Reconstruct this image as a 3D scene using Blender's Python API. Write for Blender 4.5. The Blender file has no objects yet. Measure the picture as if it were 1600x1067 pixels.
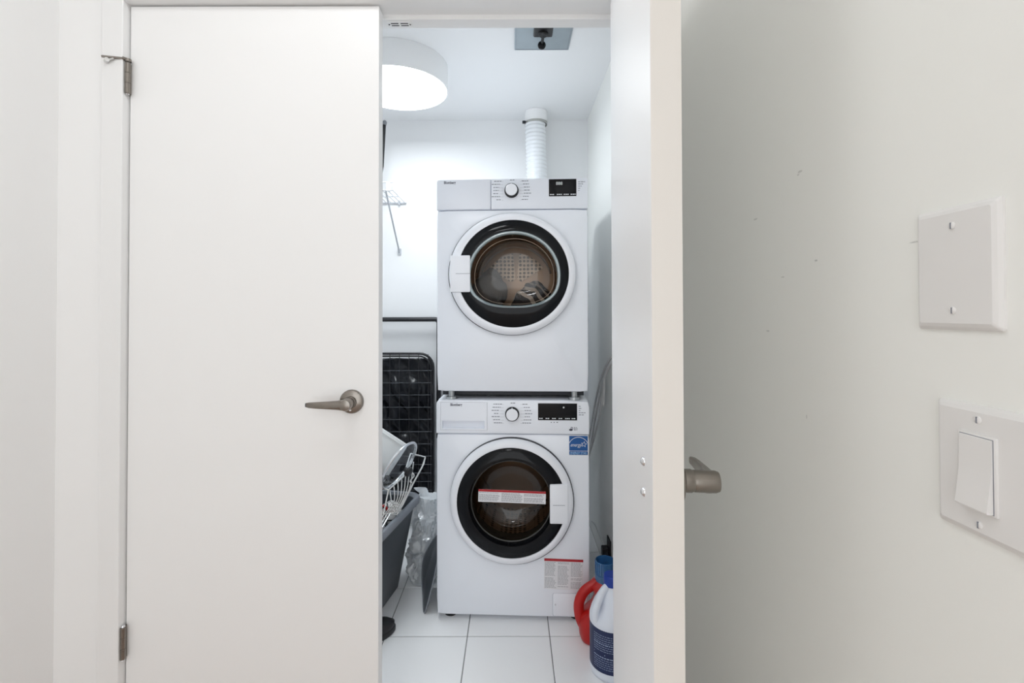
import bpy, bmesh, math, random
from mathutils import Vector, Matrix, noise
random.seed(7); noise.seed_set(7)
PI = math.pi
scene = bpy.context.scene
COL = scene.collection

# ------------------------------------------------------------------ camera
cd = bpy.data.cameras.new('camera'); cam = bpy.data.objects.new('camera', cd); COL.objects.link(cam)
cd.sensor_width = 36.0; cd.sensor_fit = 'HORIZONTAL'; cd.lens = 755.0 / 1600.0 * 36.0
cd.shift_y = (477.6 - 533.5) / 1600.0; cd.clip_start = 0.02; cd.clip_end = 50
pit, rol = 0.0124, 0.0023
fw = Vector((0, math.cos(pit), math.sin(pit))); up0 = Vector((0, -math.sin(pit), math.cos(pit))); rt0 = Vector((1, 0, 0))
rt = rt0 * math.cos(rol) - up0 * math.sin(rol); up = up0 * math.cos(rol) + rt0 * math.sin(rol)
m = Matrix((rt, up, -fw)).transposed().to_4x4(); m.translation = Vector((0, 0, 1.207))
cam.matrix_world = m
scene.camera = cam
# ------------------------------------------------------------------ world, exposure
w = bpy.data.worlds.new('world'); scene.world = w; w.use_nodes = True
bg = w.node_tree.nodes['Background']; bg.inputs[0].default_value = (0.96, 0.985, 1.0, 1); bg.inputs[1].default_value = 1.75
vs = scene.view_settings
vs.view_transform = 'Standard'; vs.look = 'None'; vs.gamma = 1.0; vs.use_curve_mapping = False; vs.exposure = 0.31
scene.cycles.max_bounces = 12; scene.cycles.diffuse_bounces = 9; scene.cycles.glossy_bounces = 4   # white rooms: let light go round
CLOSET_LAMP = 17.5      # radiance of the closet lamp's diffuser
HALL_LAMP = 7.8         # radiance of the hall lamp's diffuser

# ------------------------------------------------------------------ materials
MATS = {}
def pm(name, col, rough=0.5, metal=0.0, bump=0.0, bscale=40.0, var=0.0, vscale=6.0, spec=0.5, coat=0.0, emit=None, estr=0.0, aniso=None):
    if name in MATS: return MATS[name]
    mt = bpy.data.materials.new(name); mt.use_nodes = True; nt = mt.node_tree; b = nt.nodes['Principled BSDF']
    b.inputs['Base Color'].default_value = (*col, 1); b.inputs['Roughness'].default_value = rough; b.inputs['Metallic'].default_value = metal
    b.inputs['Specular IOR Level'].default_value = spec; b.inputs['Coat Weight'].default_value = coat
    tc = nt.nodes.new('ShaderNodeTexCoord')
    if var > 0:
        n = nt.nodes.new('ShaderNodeTexNoise'); n.inputs['Scale'].default_value = vscale; n.inputs['Detail'].default_value = 4
        mp = nt.nodes.new('ShaderNodeMapping')
        if aniso: mp.inputs['Scale'].default_value = aniso
        nt.links.new(tc.outputs['Object'], mp.inputs['Vector']); nt.links.new(mp.outputs['Vector'], n.inputs['Vector'])
        r = nt.nodes.new('ShaderNodeMapRange'); r.inputs['To Min'].default_value = 1 - var; r.inputs['To Max'].default_value = 1 + var
        nt.links.new(n.outputs['Fac'], r.inputs['Value'])
        mx = nt.nodes.new('ShaderNodeVectorMath'); mx.operation = 'SCALE'; mx.inputs[0].default_value = col
        nt.links.new(r.outputs['Result'], mx.inputs['Scale']); nt.links.new(mx.outputs['Vector'], b.inputs['Base Color'])
    if bump > 0:
        n2 = nt.nodes.new('ShaderNodeTexNoise'); n2.inputs['Scale'].default_value = bscale; n2.inputs['Detail'].default_value = 3
        nt.links.new(tc.outputs['Object'], n2.inputs['Vector'])
        bp = nt.nodes.new('ShaderNodeBump'); bp.inputs['Strength'].default_value = bump; bp.inputs['Distance'].default_value = 0.002
        nt.links.new(n2.outputs['Fac'], bp.inputs['Height']); nt.links.new(bp.outputs['Normal'], b.inputs['Normal'])
    if emit:
        b.inputs['Emission Color'].default_value = (*emit, 1); b.inputs['Emission Strength'].default_value = estr
    MATS[name] = mt
    return mt

def glassy(name, tint, refl=0.08, rough=0.0, body=None, body_fac=0.0, fres=True):
    """clear or smoked pane: transparent tint + mirror by facing, optional diffuse body"""
    mt = bpy.data.materials.new(name); mt.use_nodes = True; nt = mt.node_tree; nt.nodes.clear()
    out = nt.nodes.new('ShaderNodeOutputMaterial'); tr = nt.nodes.new('ShaderNodeBsdfTransparent'); gl = nt.nodes.new('ShaderNodeBsdfGlossy')
    tr.inputs[0].default_value = (*tint, 1); gl.inputs['Roughness'].default_value = rough; gl.inputs[0].default_value = (1, 1, 1, 1)
    fr = nt.nodes.new('ShaderNodeFresnel'); fr.inputs['IOR'].default_value = 1.32
    ad = nt.nodes.new('ShaderNodeMath'); ad.operation = 'ADD'; ad.inputs[1].default_value = refl; nt.links.new(fr.outputs[0], ad.inputs[0])
    base = tr
    if body:
        df = nt.nodes.new('ShaderNodeBsdfDiffuse'); df.inputs[0].default_value = (*body, 1)
        m0 = nt.nodes.new('ShaderNodeMixShader'); m0.inputs[0].default_value = body_fac
        nt.links.new(tr.outputs[0], m0.inputs[1]); nt.links.new(df.outputs[0], m0.inputs[2]); base = m0
    mx = nt.nodes.new('ShaderNodeMixShader'); mx.inputs[0].default_value = refl
    if fres: nt.links.new(ad.outputs[0], mx.inputs[0])
    nt.links.new(base.outputs[0], mx.inputs[1]); nt.links.new(gl.outputs[0], mx.inputs[2])
    nt.links.new(mx.outputs[0], out.inputs[0])
    return mt

def scuffed(name, col, rough, marks, dark=0.62):
    """painted wall with a handful of small scuff marks; marks = (x, y, z, sx, sy, sz) in object space"""
    mt = pm(name, col, rough, bump=0.05, bscale=160); nt = mt.node_tree; b = nt.nodes['Principled BSDF']
    tc = nt.nodes.new('ShaderNodeTexCoord'); acc = None
    ns = nt.nodes.new('ShaderNodeTexNoise'); ns.inputs['Scale'].default_value = 260; ns.inputs['Detail'].default_value = 2
    nt.links.new(tc.outputs['Object'], ns.inputs['Vector'])
    for mk in marks:
        s = nt.nodes.new('ShaderNodeVectorMath'); s.operation = 'SUBTRACT'; s.inputs[1].default_value = mk[:3]; nt.links.new(tc.outputs['Object'], s.inputs[0])
        d = nt.nodes.new('ShaderNodeVectorMath'); d.operation = 'DIVIDE'; d.inputs[1].default_value = mk[3:]; nt.links.new(s.outputs[0], d.inputs[0])
        l = nt.nodes.new('ShaderNodeVectorMath'); l.operation = 'LENGTH'; nt.links.new(d.outputs[0], l.inputs[0])
        r = nt.nodes.new('ShaderNodeMapRange'); r.inputs['From Min'].default_value = 1.0; r.inputs['From Max'].default_value = 0.5
        nt.links.new(l.outputs['Value'], r.inputs['Value'])
        if acc is None: acc = r.outputs[0]
        else:
            a = nt.nodes.new('ShaderNodeMath'); a.operation = 'MAXIMUM'; nt.links.new(acc, a.inputs[0]); nt.links.new(r.outputs[0], a.inputs[1]); acc = a.outputs[0]
    mu = nt.nodes.new('ShaderNodeMath'); mu.operation = 'MULTIPLY'; nt.links.new(acc, mu.inputs[0]); nt.links.new(ns.outputs['Fac'], mu.inputs[1])
    mx = nt.nodes.new('ShaderNodeMix'); mx.data_type = 'RGBA'; mx.inputs['A'].default_value = (*col, 1); mx.inputs['B'].default_value = (*[c * dark * 0.8 for c in col], 1)
    nt.links.new(mu.outputs[0], mx.inputs['Factor']); nt.links.new(mx.outputs['Result'], b.inputs['Base Color'])
    return mt

def dotted(name, col, dot, scale, size, rough=0.35, metal=0.8):
    """sheet steel with punched holes (round dark dots by a grid)"""
    mt = pm(name, col, rough, metal); nt = mt.node_tree; b = nt.nodes['Principled BSDF']
    tc = nt.nodes.new('ShaderNodeTexCoord'); v = nt.nodes.new('ShaderNodeTexVoronoi'); v.inputs['Scale'].default_value = scale; v.inputs['Randomness'].default_value = 0.12
    nt.links.new(tc.outputs['Object'], v.inputs['Vector'])
    r = nt.nodes.new('ShaderNodeMapRange'); r.inputs['From Min'].default_value = size; r.inputs['From Max'].default_value = size * 1.25
    nt.links.new(v.outputs['Distance'], r.inputs['Value'])
    mx = nt.nodes.new('ShaderNodeMix'); mx.data_type = 'RGBA'; mx.inputs['A'].default_value = (*dot, 1); mx.inputs['B'].default_value = (*col, 1)
    nt.links.new(r.outputs[0], mx.inputs['Factor']); nt.links.new(mx.outputs['Result'], b.inputs['Base Color'])
    return mt

def lined_cloth(name, a, bcol, scale):
    """white cloth printed with crossing dark lines"""
    mt = pm(name, a, 0.8); nt = mt.node_tree; b = nt.nodes['Principled BSDF']
    tc = nt.nodes.new('ShaderNodeTexCoord'); v = nt.nodes.new('ShaderNodeTexVoronoi'); v.feature = 'DISTANCE_TO_EDGE'; v.inputs['Scale'].default_value = scale
    nt.links.new(tc.outputs['Object'], v.inputs['Vector'])
    r = nt.nodes.new('ShaderNodeMapRange'); r.inputs['From Min'].default_value = 0.05; r.inputs['From Max'].default_value = 0.07
    nt.links.new(v.outputs['Distance'], r.inputs['Value'])
    mx = nt.nodes.new('ShaderNodeMix'); mx.data_type = 'RGBA'; mx.inputs['A'].default_value = (*bcol, 1); mx.inputs['B'].default_value = (*a, 1)
    nt.links.new(r.outputs[0], mx.inputs['Factor']); nt.links.new(mx.outputs['Result'], b.inputs['Base Color'])
    return mt

def striped(name, a, bcol, scale, direction='X'):
    mt = pm(name, a, 0.85); nt = mt.node_tree; b = nt.nodes['Principled BSDF']
    tc = nt.nodes.new('ShaderNodeTexCoord'); v = nt.nodes.new('ShaderNodeTexWave'); v.inputs['Scale'].default_value = scale; v.bands_direction = direction; v.inputs['Distortion'].default_value = 1.5
    nt.links.new(tc.outputs['Object'], v.inputs['Vector'])
    r = nt.nodes.new('ShaderNodeMapRange'); r.inputs['From Min'].default_value = 0.55; r.inputs['From Max'].default_value = 0.65
    nt.links.new(v.outputs['Fac'], r.inputs['Value'])
    mx = nt.nodes.new('ShaderNodeMix'); mx.data_type = 'RGBA'; mx.inputs['A'].default_value = (*a, 1); mx.inputs['B'].default_value = (*bcol, 1)
    nt.links.new(r.outputs[0], mx.inputs['Factor']); nt.links.new(mx.outputs['Result'], b.inputs['Base Color'])
    return mt

M_wall = pm('wall_paint', (0.90, 0.90, 0.90), 0.55, bump=0.05, bscale=160)
M_ceil = pm('ceiling_paint', (0.90, 0.90, 0.90), 0.7, bump=0.05, bscale=120)
M_closet = pm('closet_paint', (0.85, 0.855, 0.86), 0.6, bump=0.05, bscale=140)
M_trim = pm('trim_paint', (0.86, 0.86, 0.86), 0.35, bump=0.03, bscale=60)
M_door = pm('door_paint', (0.89, 0.89, 0.89), 0.38, bump=0.04, bscale=90)
M_tile = pm('tile_glaze', (0.93, 0.935, 0.94), 0.18, var=0.02, vscale=3)
M_grout = pm('grout', (0.20, 0.20, 0.20), 0.9, bump=0.2, bscale=200)
M_wood = pm('hall_boards', (0.50, 0.39, 0.33), 0.45, var=0.25, vscale=5, aniso=(1, 8, 1))
M_white = pm('appliance_enamel', (0.875, 0.90, 0.955), 0.22, bump=0.02, bscale=30)
M_panel = pm('appliance_plastic', (0.82, 0.845, 0.905), 0.28, bump=0.02, bscale=50)
M_wring = pm('door_ring_plastic', (0.86, 0.875, 0.92), 0.25, bump=0.02, bscale=50)
M_black = pm('black_gloss', (0.006, 0.0065, 0.008), 0.05, bump=0.01, bscale=5, spec=0.18)
M_blackm = pm('black_matt', (0.012, 0.012, 0.013), 0.55, bump=0.1, bscale=80)
M_gasket = pm('dark_gasket', (0.02, 0.022, 0.028), 0.5, bump=0.05, bscale=60)
M_nickel = pm('satin_nickel', (0.27, 0.245, 0.22), 0.24, 1.0, var=0.12, vscale=30, aniso=(1, 1, 12))
M_chrome = pm('chrome', (0.75, 0.76, 0.78), 0.12, 1.0, var=0.05, vscale=20)
M_steel = pm('drum_steel', (0.56, 0.46, 0.39), 0.34, 0.6, var=0.12, vscale=10)
M_galv = pm('galvanised_plate', (0.36, 0.41, 0.44), 0.42, 0.55, var=0.10, vscale=18)
M_print = pm('grey_print', (0.22, 0.23, 0.27), 0.6, var=0.05)
M_dprint = pm('dark_print', (0.05, 0.05, 0.08), 0.5, var=0.05)
M_wprint = pm('white_print', (0.75, 0.77, 0.80), 0.5, var=0.03)
M_red = pm('red_print', (0.42, 0.012, 0.02), 0.4, var=0.05)
M_sticker = pm('white_sticker', (0.80, 0.80, 0.82), 0.4, var=0.02)
M_blue = pm('blue_sticker', (0.004, 0.085, 0.30), 0.45, var=0.05)
M_duct = pm('duct_foil', (0.84, 0.86, 0.88), 0.32, 0.15, bump=0.15, bscale=120)
M_wire = pm('white_coated_wire', (0.56, 0.58, 0.61), 0.35, var=0.03)
M_bwire = pm('black_coated_wire', (0.015, 0.015, 0.018), 0.38, var=0.1)
M_vinyl = pm('black_vinyl', (0.018, 0.020, 0.026), 0.20, bump=0.5, bscale=14)
M_bin = pm('grey_bin_plastic', (0.075, 0.085, 0.098), 0.42, bump=0.08, bscale=140)
M_plate = pm('switch_plastic', (0.80, 0.79, 0.78), 0.30, bump=0.02, bscale=60)
M_hose = pm('grey_hose', (0.66, 0.66, 0.65), 0.45, var=0.1, vscale=40)
M_redjug = pm('red_jug_plastic', (0.46, 0.008, 0.006), 0.38, bump=0.04, bscale=60)
M_bleach = pm('white_jug_plastic', (0.76, 0.80, 0.88), 0.30, bump=0.04, bscale=60)
M_navy = pm('navy_label', (0.004, 0.014, 0.075), 0.45, var=0.1, vscale=30)
M_bcap = pm('blue_cap_plastic', (0.003, 0.035, 0.30), 0.35, var=0.05)
M_rubber = pm('black_rubber', (0.013, 0.013, 0.014), 0.45, bump=0.3, bscale=90)
M_board = pm('white_board', (0.82, 0.83, 0.82), 0.35, var=0.02)
M_greycloth = pm('charcoal_cloth', (0.17, 0.19, 0.225), 0.9, bump=0.4, bscale=90, var=0.2, vscale=12)
M_rag = pm('pale_rag', (0.62, 0.63, 0.65), 0.9, bump=0.4, bscale=90, var=0.1, vscale=14)
M_redmug = pm('red_glaze', (0.50, 0.02, 0.02), 0.2, var=0.08)
M_smoke = glassy('smoked_window', (0.74, 0.66, 0.58), 0.045, 0.02, fres=False)
M_smoke2 = glassy('dark_smoked_window', (0.46, 0.40, 0.34), 0.04, 0.02, fres=False)
M_rimg = glassy('window_rim_glass', (0.72, 0.85, 0.88), 0.18, 0.05, (0.55, 0.70, 0.74), 0.45)
M_lidg = glassy('pot_lid_glass', (0.86, 0.90, 0.93), 0.06)
M_capg = glassy('translucent_blue_cap', (0.10, 0.33, 0.62), 0.03, 0.1, (0.08, 0.28, 0.58), 0.42)
def film(name):
    mt = bpy.data.materials.new(name); mt.use_nodes = True; nt = mt.node_tree; nt.nodes.clear(); N = nt.nodes.new
    out = N('ShaderNodeOutputMaterial'); df = N('ShaderNodeBsdfDiffuse'); tl = N('ShaderNodeBsdfTranslucent'); tr = N('ShaderNodeBsdfTransparent'); gl = N('ShaderNodeBsdfGlossy')
    df.inputs[0].default_value = (0.92, 0.95, 0.97, 1); tl.inputs[0].default_value = (0.92, 0.95, 0.97, 1); gl.inputs['Roughness'].default_value = 0.16
    a = N('ShaderNodeMixShader'); a.inputs[0].default_value = 0.35; b = N('ShaderNodeMixShader'); b.inputs[0].default_value = 0.04; c = N('ShaderNodeMixShader'); c.inputs[0].default_value = 0.12
    L = nt.links.new; L(df.outputs[0], a.inputs[1]); L(tl.outputs[0], a.inputs[2]); L(a.outputs[0], b.inputs[1]); L(tr.outputs[0], b.inputs[2]); L(b.outputs[0], c.inputs[1]); L(gl.outputs[0], c.inputs[2]); L(c.outputs[0], out.inputs[0])
    tc = N('ShaderNodeTexCoord'); n = N('ShaderNodeTexNoise'); n.inputs['Scale'].default_value = 45; n.inputs['Detail'].default_value = 3; n.inputs['Distortion'].default_value = 1.2
    bp = N('ShaderNodeBump'); bp.inputs['Strength'].default_value = 0.6; bp.inputs['Distance'].default_value = 0.004; L(tc.outputs['Object'], n.inputs['Vector']); L(n.outputs['Fac'], bp.inputs['Height'])
    for q in (df, tl, gl): L(bp.outputs['Normal'], q.inputs['Normal'])
    return mt
M_bag = film('thin_white_film')
M_drumdots = dotted('drum_perforated', (0.66, 0.57, 0.49), (0.10, 0.085, 0.07), 48, 0.30, metal=0.55)
M_backdots = dotted('vent_perforated', (0.86, 0.80, 0.74), (0.10, 0.08, 0.07), 52, 0.36, metal=0.4)
M_clothline = lined_cloth('line_printed_cloth', (0.78, 0.78, 0.77), (0.02, 0.02, 0.025), 26)
M_stripe = striped('striped_jersey', (0.055, 0.06, 0.075), (0.72, 0.73, 0.75), 9, 'DIAGONAL')
RW_MARKS = [(0.4375, 0.8265, 1.1731, .02, .006, .0020), (0.4375, 0.6943, 1.2796, .02, .0045, .0018), (0.4375, 0.7307, 1.4186, .02, .007, .0022), (0.4375, 0.735, 1.4150, .02, .004, .0016),
            (0.4375, 0.523, 1.2816, .02, .010, .0012), (0.4375, 0.865, 1.372, .02, .008, .0020), (0.4375, 0.78, 1.262, .02, .006, .0012), (0.4375, 0.72, 1.05, .02, .0012, .004), (0.4375, 0.42, 1.55, .02, .006, .0015)]
M_wallR = scuffed('wall_paint_scuffed', (0.895, 0.90, 0.87), 0.5, RW_MARKS)

# ------------------------------------------------------------------ helpers
def obj(name, bm, mat, parent=None, smooth=None, loc=None):
    bmesh.ops.recalc_face_normals(bm, faces=bm.faces)
    me = bpy.data.meshes.new(name); bm.to_mesh(me); bm.free()
    if mat: me.materials.append(mat)
    if smooth is not None:
        me.shade_smooth() if smooth >= 180 else me.set_sharp_from_angle(angle=math.radians(smooth))
    o = bpy.data.objects.new(name, me); COL.objects.link(o)
    if parent: o.parent = parent
    if loc: o.location = loc
    return o
def share(src, name, parent, loc=(0, 0, 0), rot=None, scale=None):
    o = bpy.data.objects.new(name, src.data); COL.objects.link(o); o.parent = parent; o.location = loc
    if rot: o.rotation_euler = rot
    if scale: o.scale = scale
    return o
def tag(o, label, cat, group=None):
    o['label'] = label; o['category'] = cat
    if group: o['group'] = group
    return o
def thing(name, label, cat, loc=(0, 0, 0), rotz=0.0, group=None):
    o = bpy.data.objects.new(name, None); COL.objects.link(o); o.location = loc; o.rotation_euler = (0, 0, rotz); o.empty_display_size = 0.05
    return tag(o, label, cat, group)
def struct(o, label=None):
    o['kind'] = 'structure'
    if label: o['label'] = label
    return o
def nb(): return bmesh.new()
def box(bm, x0, x1, y0, y1, z0, z1, bev=0.0, seg=2, mat=None):
    r = bmesh.ops.create_cube(bm, size=1.0); vsx = r['verts']
    T = Matrix.Translation(((x0 + x1) / 2, (y0 + y1) / 2, (z0 + z1) / 2)) @ Matrix.Diagonal((x1 - x0, y1 - y0, z1 - z0, 1))
    if mat is not None: T = mat @ T
    bmesh.ops.transform(bm, matrix=T, verts=vsx)
    if bev > 0:
        es = list({e for v in vsx for e in v.link_edges})
        bmesh.ops.bevel(bm, geom=es, offset=bev, segments=seg, profile=0.5, affect='EDGES')
    return bm
def loft(bm, loops, close=True, cap0=False, cap1=False):
    """quads between successive point loops of one length"""
    vl = [[bm.verts.new(p) for p in lp] for lp in loops]; n = len(vl[0])
    for a, b in zip(vl[:-1], vl[1:]):
        for i in range(n if close else n - 1):
            j = (i + 1) % n
            bm.faces.new((a[i], a[j], b[j], b[i]))
    if cap0: bm.faces.new(vl[0])
    if cap1: bm.faces.new(list(reversed(vl[-1])))
    return vl
def ell(cx, cz, rx, rz, y, n=72):
    return [(cx + rx * math.cos(2 * PI * i / n), y, cz + rz * math.sin(2 * PI * i / n)) for i in range(n)]
def lathe_y(bm, prof, cx=0, cz=0, n=72, kx=1.0, kz=1.0, cap0=False, cap1=False):
    """profile of (radius, y) turned about the Y axis"""
    loft(bm, [ell(cx, cz, r * kx, r * kz, y, n) for r, y in prof], cap0=cap0, cap1=cap1); return bm
def lathe_z(bm, prof, cx=0, cy=0, n=32, cap0=False, cap1=False, kx=1.0, ky=1.0):
    loft(bm, [[(cx + kx * r * math.cos(2 * PI * i / n), cy + ky * r * math.sin(2 * PI * i / n), z) for i in range(n)] for r, z in prof], cap0=cap0, cap1=cap1); return bm
def smooth_path(pts, k=6, closed=False):
    P = [Vector(p) for p in pts]; out = []; n = len(P)
    rng = range(n) if closed else range(n - 1)
    for i in rng:
        if closed: a, b, c, d = P[i - 1], P[i], P[(i + 1) % n], P[(i + 2) % n]
        else: a, b, c, d = P[max(i - 1, 0)], P[i], P[i + 1], P[min(i + 2, n - 1)]
        for j in range(k):
            t = j / k
            out.append(0.5 * ((2 * b) + (c - a) * t + (2 * a - 5 * b + 4 * c - d) * t * t + (3 * b - a - 3 * c + d) * t ** 3))
    if not closed: out.append(P[-1])
    return out
def tube(bm, pts, r, n=8, closed=False, ry=None):
    P = [Vector(p) for p in pts]; N = len(P); loops = []; prev = None
    rad = r if isinstance(r, (list, tuple)) else [r] * N
    for i in range(N):
        if closed: t = P[(i + 1) % N] - P[i - 1]
        else: t = P[min(i + 1, N - 1)] - P[max(i - 1, 0)]
        t.normalize()
        if prev is None:
            ref = Vector((0, 0, 1)) if abs(t.z) < 0.9 else Vector((0, 1, 0))
            u = t.cross(ref).normalized()
        else:
            u = prev - t * prev.dot(t); u.normalize()
        v = t.cross(u); prev = u; q = rad[i]; q2 = q if ry is None else ry * q / rad[0]
        loops.append([tuple(P[i] + u * q * math.cos(2 * PI * k / n) + v * q2 * math.sin(2 * PI * k / n)) for k in range(n)])
    if closed: loops.append(loops[0])
    loft(bm, loops, cap0=not closed, cap1=not closed)
    if closed: bmesh.ops.remove_doubles(bm, verts=bm.verts, dist=1e-6)
    return bm
def cyl(bm, a, b, r, n=12): return tube(bm, [a, b], r, n)
def rrect(w, h, r, n=6, cx=0, cy=0):
    pts = []
    for (sx, sy, a0) in ((1, 1, 0), (-1, 1, PI / 2), (-1, -1, PI), (1, -1, 1.5 * PI)):
        for k in range(n + 1):
            a = a0 + PI / 2 * k / n
            pts.append((cx + sx * (w / 2 - r) + r * math.cos(a), cy + sy * (h / 2 - r) + r * math.sin(a)))
    return pts
def rect(bm, x0, x1, z0, z1, y, th=0.0):
    """flat print in the front plane: a thin tile"""
    if th <= 0:
        bm.faces.new([bm.verts.new(p) for p in ((x0, y, z0), (x1, y, z0), (x1, y, z1), (x0, y, z1))])
    else: box(bm, x0, x1, y - th, y, z0, z1)
def words(bm, x0, x1, z, h, y, rnd, wmin=0.006, wmax=0.016, gap=0.0028):
    """a line of small print seen from afar: word-long dashes"""
    x = x0
    while x < x1 - 0.003:
        ww = min(rnd.uniform(wmin, wmax), x1 - x)
        rect(bm, x, x + ww, z - h / 2, z + h / 2, y); x += ww + gap
def text(name, body, size, mat, parent, loc, rot=(PI / 2, 0, 0), align='LEFT', ext=0.0002, shear=0.0, sx=1.0, bold=0.0):
    cu = bpy.data.curves.new(name, 'FONT'); cu.body = body; cu.size = size; cu.align_x = align; cu.extrude = ext; cu.shear = shear; cu.resolution_u = 3; cu.offset = bold
    t = bpy.data.objects.new(name + '_tmp', cu); COL.objects.link(t)
    dg = bpy.context.evaluated_depsgraph_get(); me = bpy.data.meshes.new_from_object(t.evaluated_get(dg)); me.name = name
    bpy.data.objects.remove(t); bpy.data.curves.remove(cu)
    me.materials.clear(); me.materials.append(mat)
    o = bpy.data.objects.new(name, me); COL.objects.link(o); o.parent = parent; o.location = loc; o.rotation_euler = rot; o.scale = (sx, 1, 1)
    return o
def crumple(bm, amp, freq, seed=0.0):
    for v in bm.verts:
        d = noise.noise_vector(v.co * freq + Vector((seed, seed * 1.7, -seed)))
        d2 = noise.noise_vector(v.co * freq * 2.7 + Vector((-seed, seed, seed)))
        v.co += d * amp + d2 * amp * 0.45

# ------------------------------------------------------------------ the room
XL, XR = -1.21, 0.4375
YB, YF0, YF1, YH = 2.775, 1.284, 1.385, -2.6
ZC, ZH = 2.312, 2.44
# floor of the closet: grout bed with single tiles
bm = nb(); box(bm, XL, XR, 1.30, YB, -0.05, -0.003)
floor = struct(obj('floor', bm, M_grout), 'closet floor of square white tiles')
xs = [XL] + [v for v in [-0.169 + 0.3065 * k for k in range(-3, 3)] if XL + 0.01 < v < XR - 0.003] + [XR]
ys = [1.30] + [v for v in [1.813 + 0.313 * k for k in range(-2, 5)] if 1.31 < v < YB - 0.01] + [YB]
for i in range(len(xs) - 1):
    for j in range(len(ys) - 1):
        a, b, c, d = xs[i] + 0.0016, xs[i + 1] - 0.0016, ys[j] + 0.0022, ys[j + 1] - 0.0022
        bm = nb(); box(bm, (a - b) / 2, (b - a) / 2, (c - d) / 2, (d - c) / 2, -0.008, 0, 0.0012, 1)
        obj('tile', bm, M_tile, floor, loc=((a + b) / 2, (c + d) / 2, 0))
bm = nb(); box(bm, XL, XR, YH, 1.30, -0.05, -0.001)
struct(obj('floor_hall', bm, M_wood), 'brown hall floor in front of the closet')
bm = nb(); box(bm, XL - 0.1, XR + 0.1, YB, YB + 0.1, -0.05, ZH + 0.1); struct(obj('wall_back', bm, M_closet), 'white back wall of the closet')
bm = nb(); box(bm, XL - 0.1, XL, YH, YB, -0.05, ZH + 0.1); struct(obj('wall_left', bm, M_wall), 'white side wall at the left edge of the photo')
bm = nb(); box(bm, XR, XR + 0.1, YH, YB, -0.05, ZH + 0.1); struct(obj('wall_right', bm, M_wallR), 'scuffed off-white wall carrying the switch plates')
bm = nb()
box(bm, XL, -1.045, YF0, YF1, 0, ZH); box(bm, -1.045, 0.333, YF0, YF1, 2.055, ZH); box(bm, 0.333, XR, YF0, YF1, 0, ZH)
struct(obj('wall_front', bm, M_wall), 'white partition around the closet doorway')
bm = nb(); box(bm, XL, XR, YF1, YB, ZC, ZC + 0.06); struct(obj('ceiling', bm, M_closet), 'white closet ceiling')
bm = nb(); box(bm, XL, XR, YH, YF0, ZH, ZH + 0.06); struct(obj('ceiling_hall', bm, M_ceil), 'white hall ceiling')
# door frame: jambs with casing, head with stop
def extrude(poly, axis, a, b):
    """closed outline drawn in the plane across an axis, swept from a to b"""
    bm = nb()
    f = (lambda p, q: (p[0], p[1], q)) if axis == 'z' else (lambda p, q: (q, p[0], p[1]))
    loft(bm, [[f(p, a) for p in poly], [f(p, b) for p in poly]], cap0=True, cap1=True); return bm
bm = extrude([(-1.0450, YF1), (-1.0225, YF1), (-1.0225, 1.2635), (-1.0240, 1.262), (-1.0765, 1.262), (-1.0780, 1.2635), (-1.0780, YF0), (-1.0450, YF0)], 'z', 0, 2.0905)
struct(obj('trim_1', bm, M_trim), 'white door casing beside the hinges of the closed door')
bm = extrude([(YF1, 2.055), (YF1, 2.031), (1.374, 2.031), (1.374, 2.0205), (1.372, 2.0185), (1.332, 2.0185), (1.330, 2.0205), (1.330, 2.031), (1.2635, 2.031), (1.262, 2.0325), (1.262, 2.0885), (1.2635, 2.090), (YF0, 2.090), (YF0, 2.055)], 'x', -1.0224, 0.3079)
struct(obj('trim_2', bm, M_trim), 'white door head with stop above the opening')
bm = extrude([(0.333, YF1), (0.308, YF1), (0.308, 1.2635), (0.3095, 1.262), (0.3645, 1.262), (0.366, 1.2635), (0.366, YF0), (0.333, YF0)], 'z', 0, 2.0905)
struct(obj('trim_3', bm, M_trim), 'white door casing behind the open door')

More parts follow.
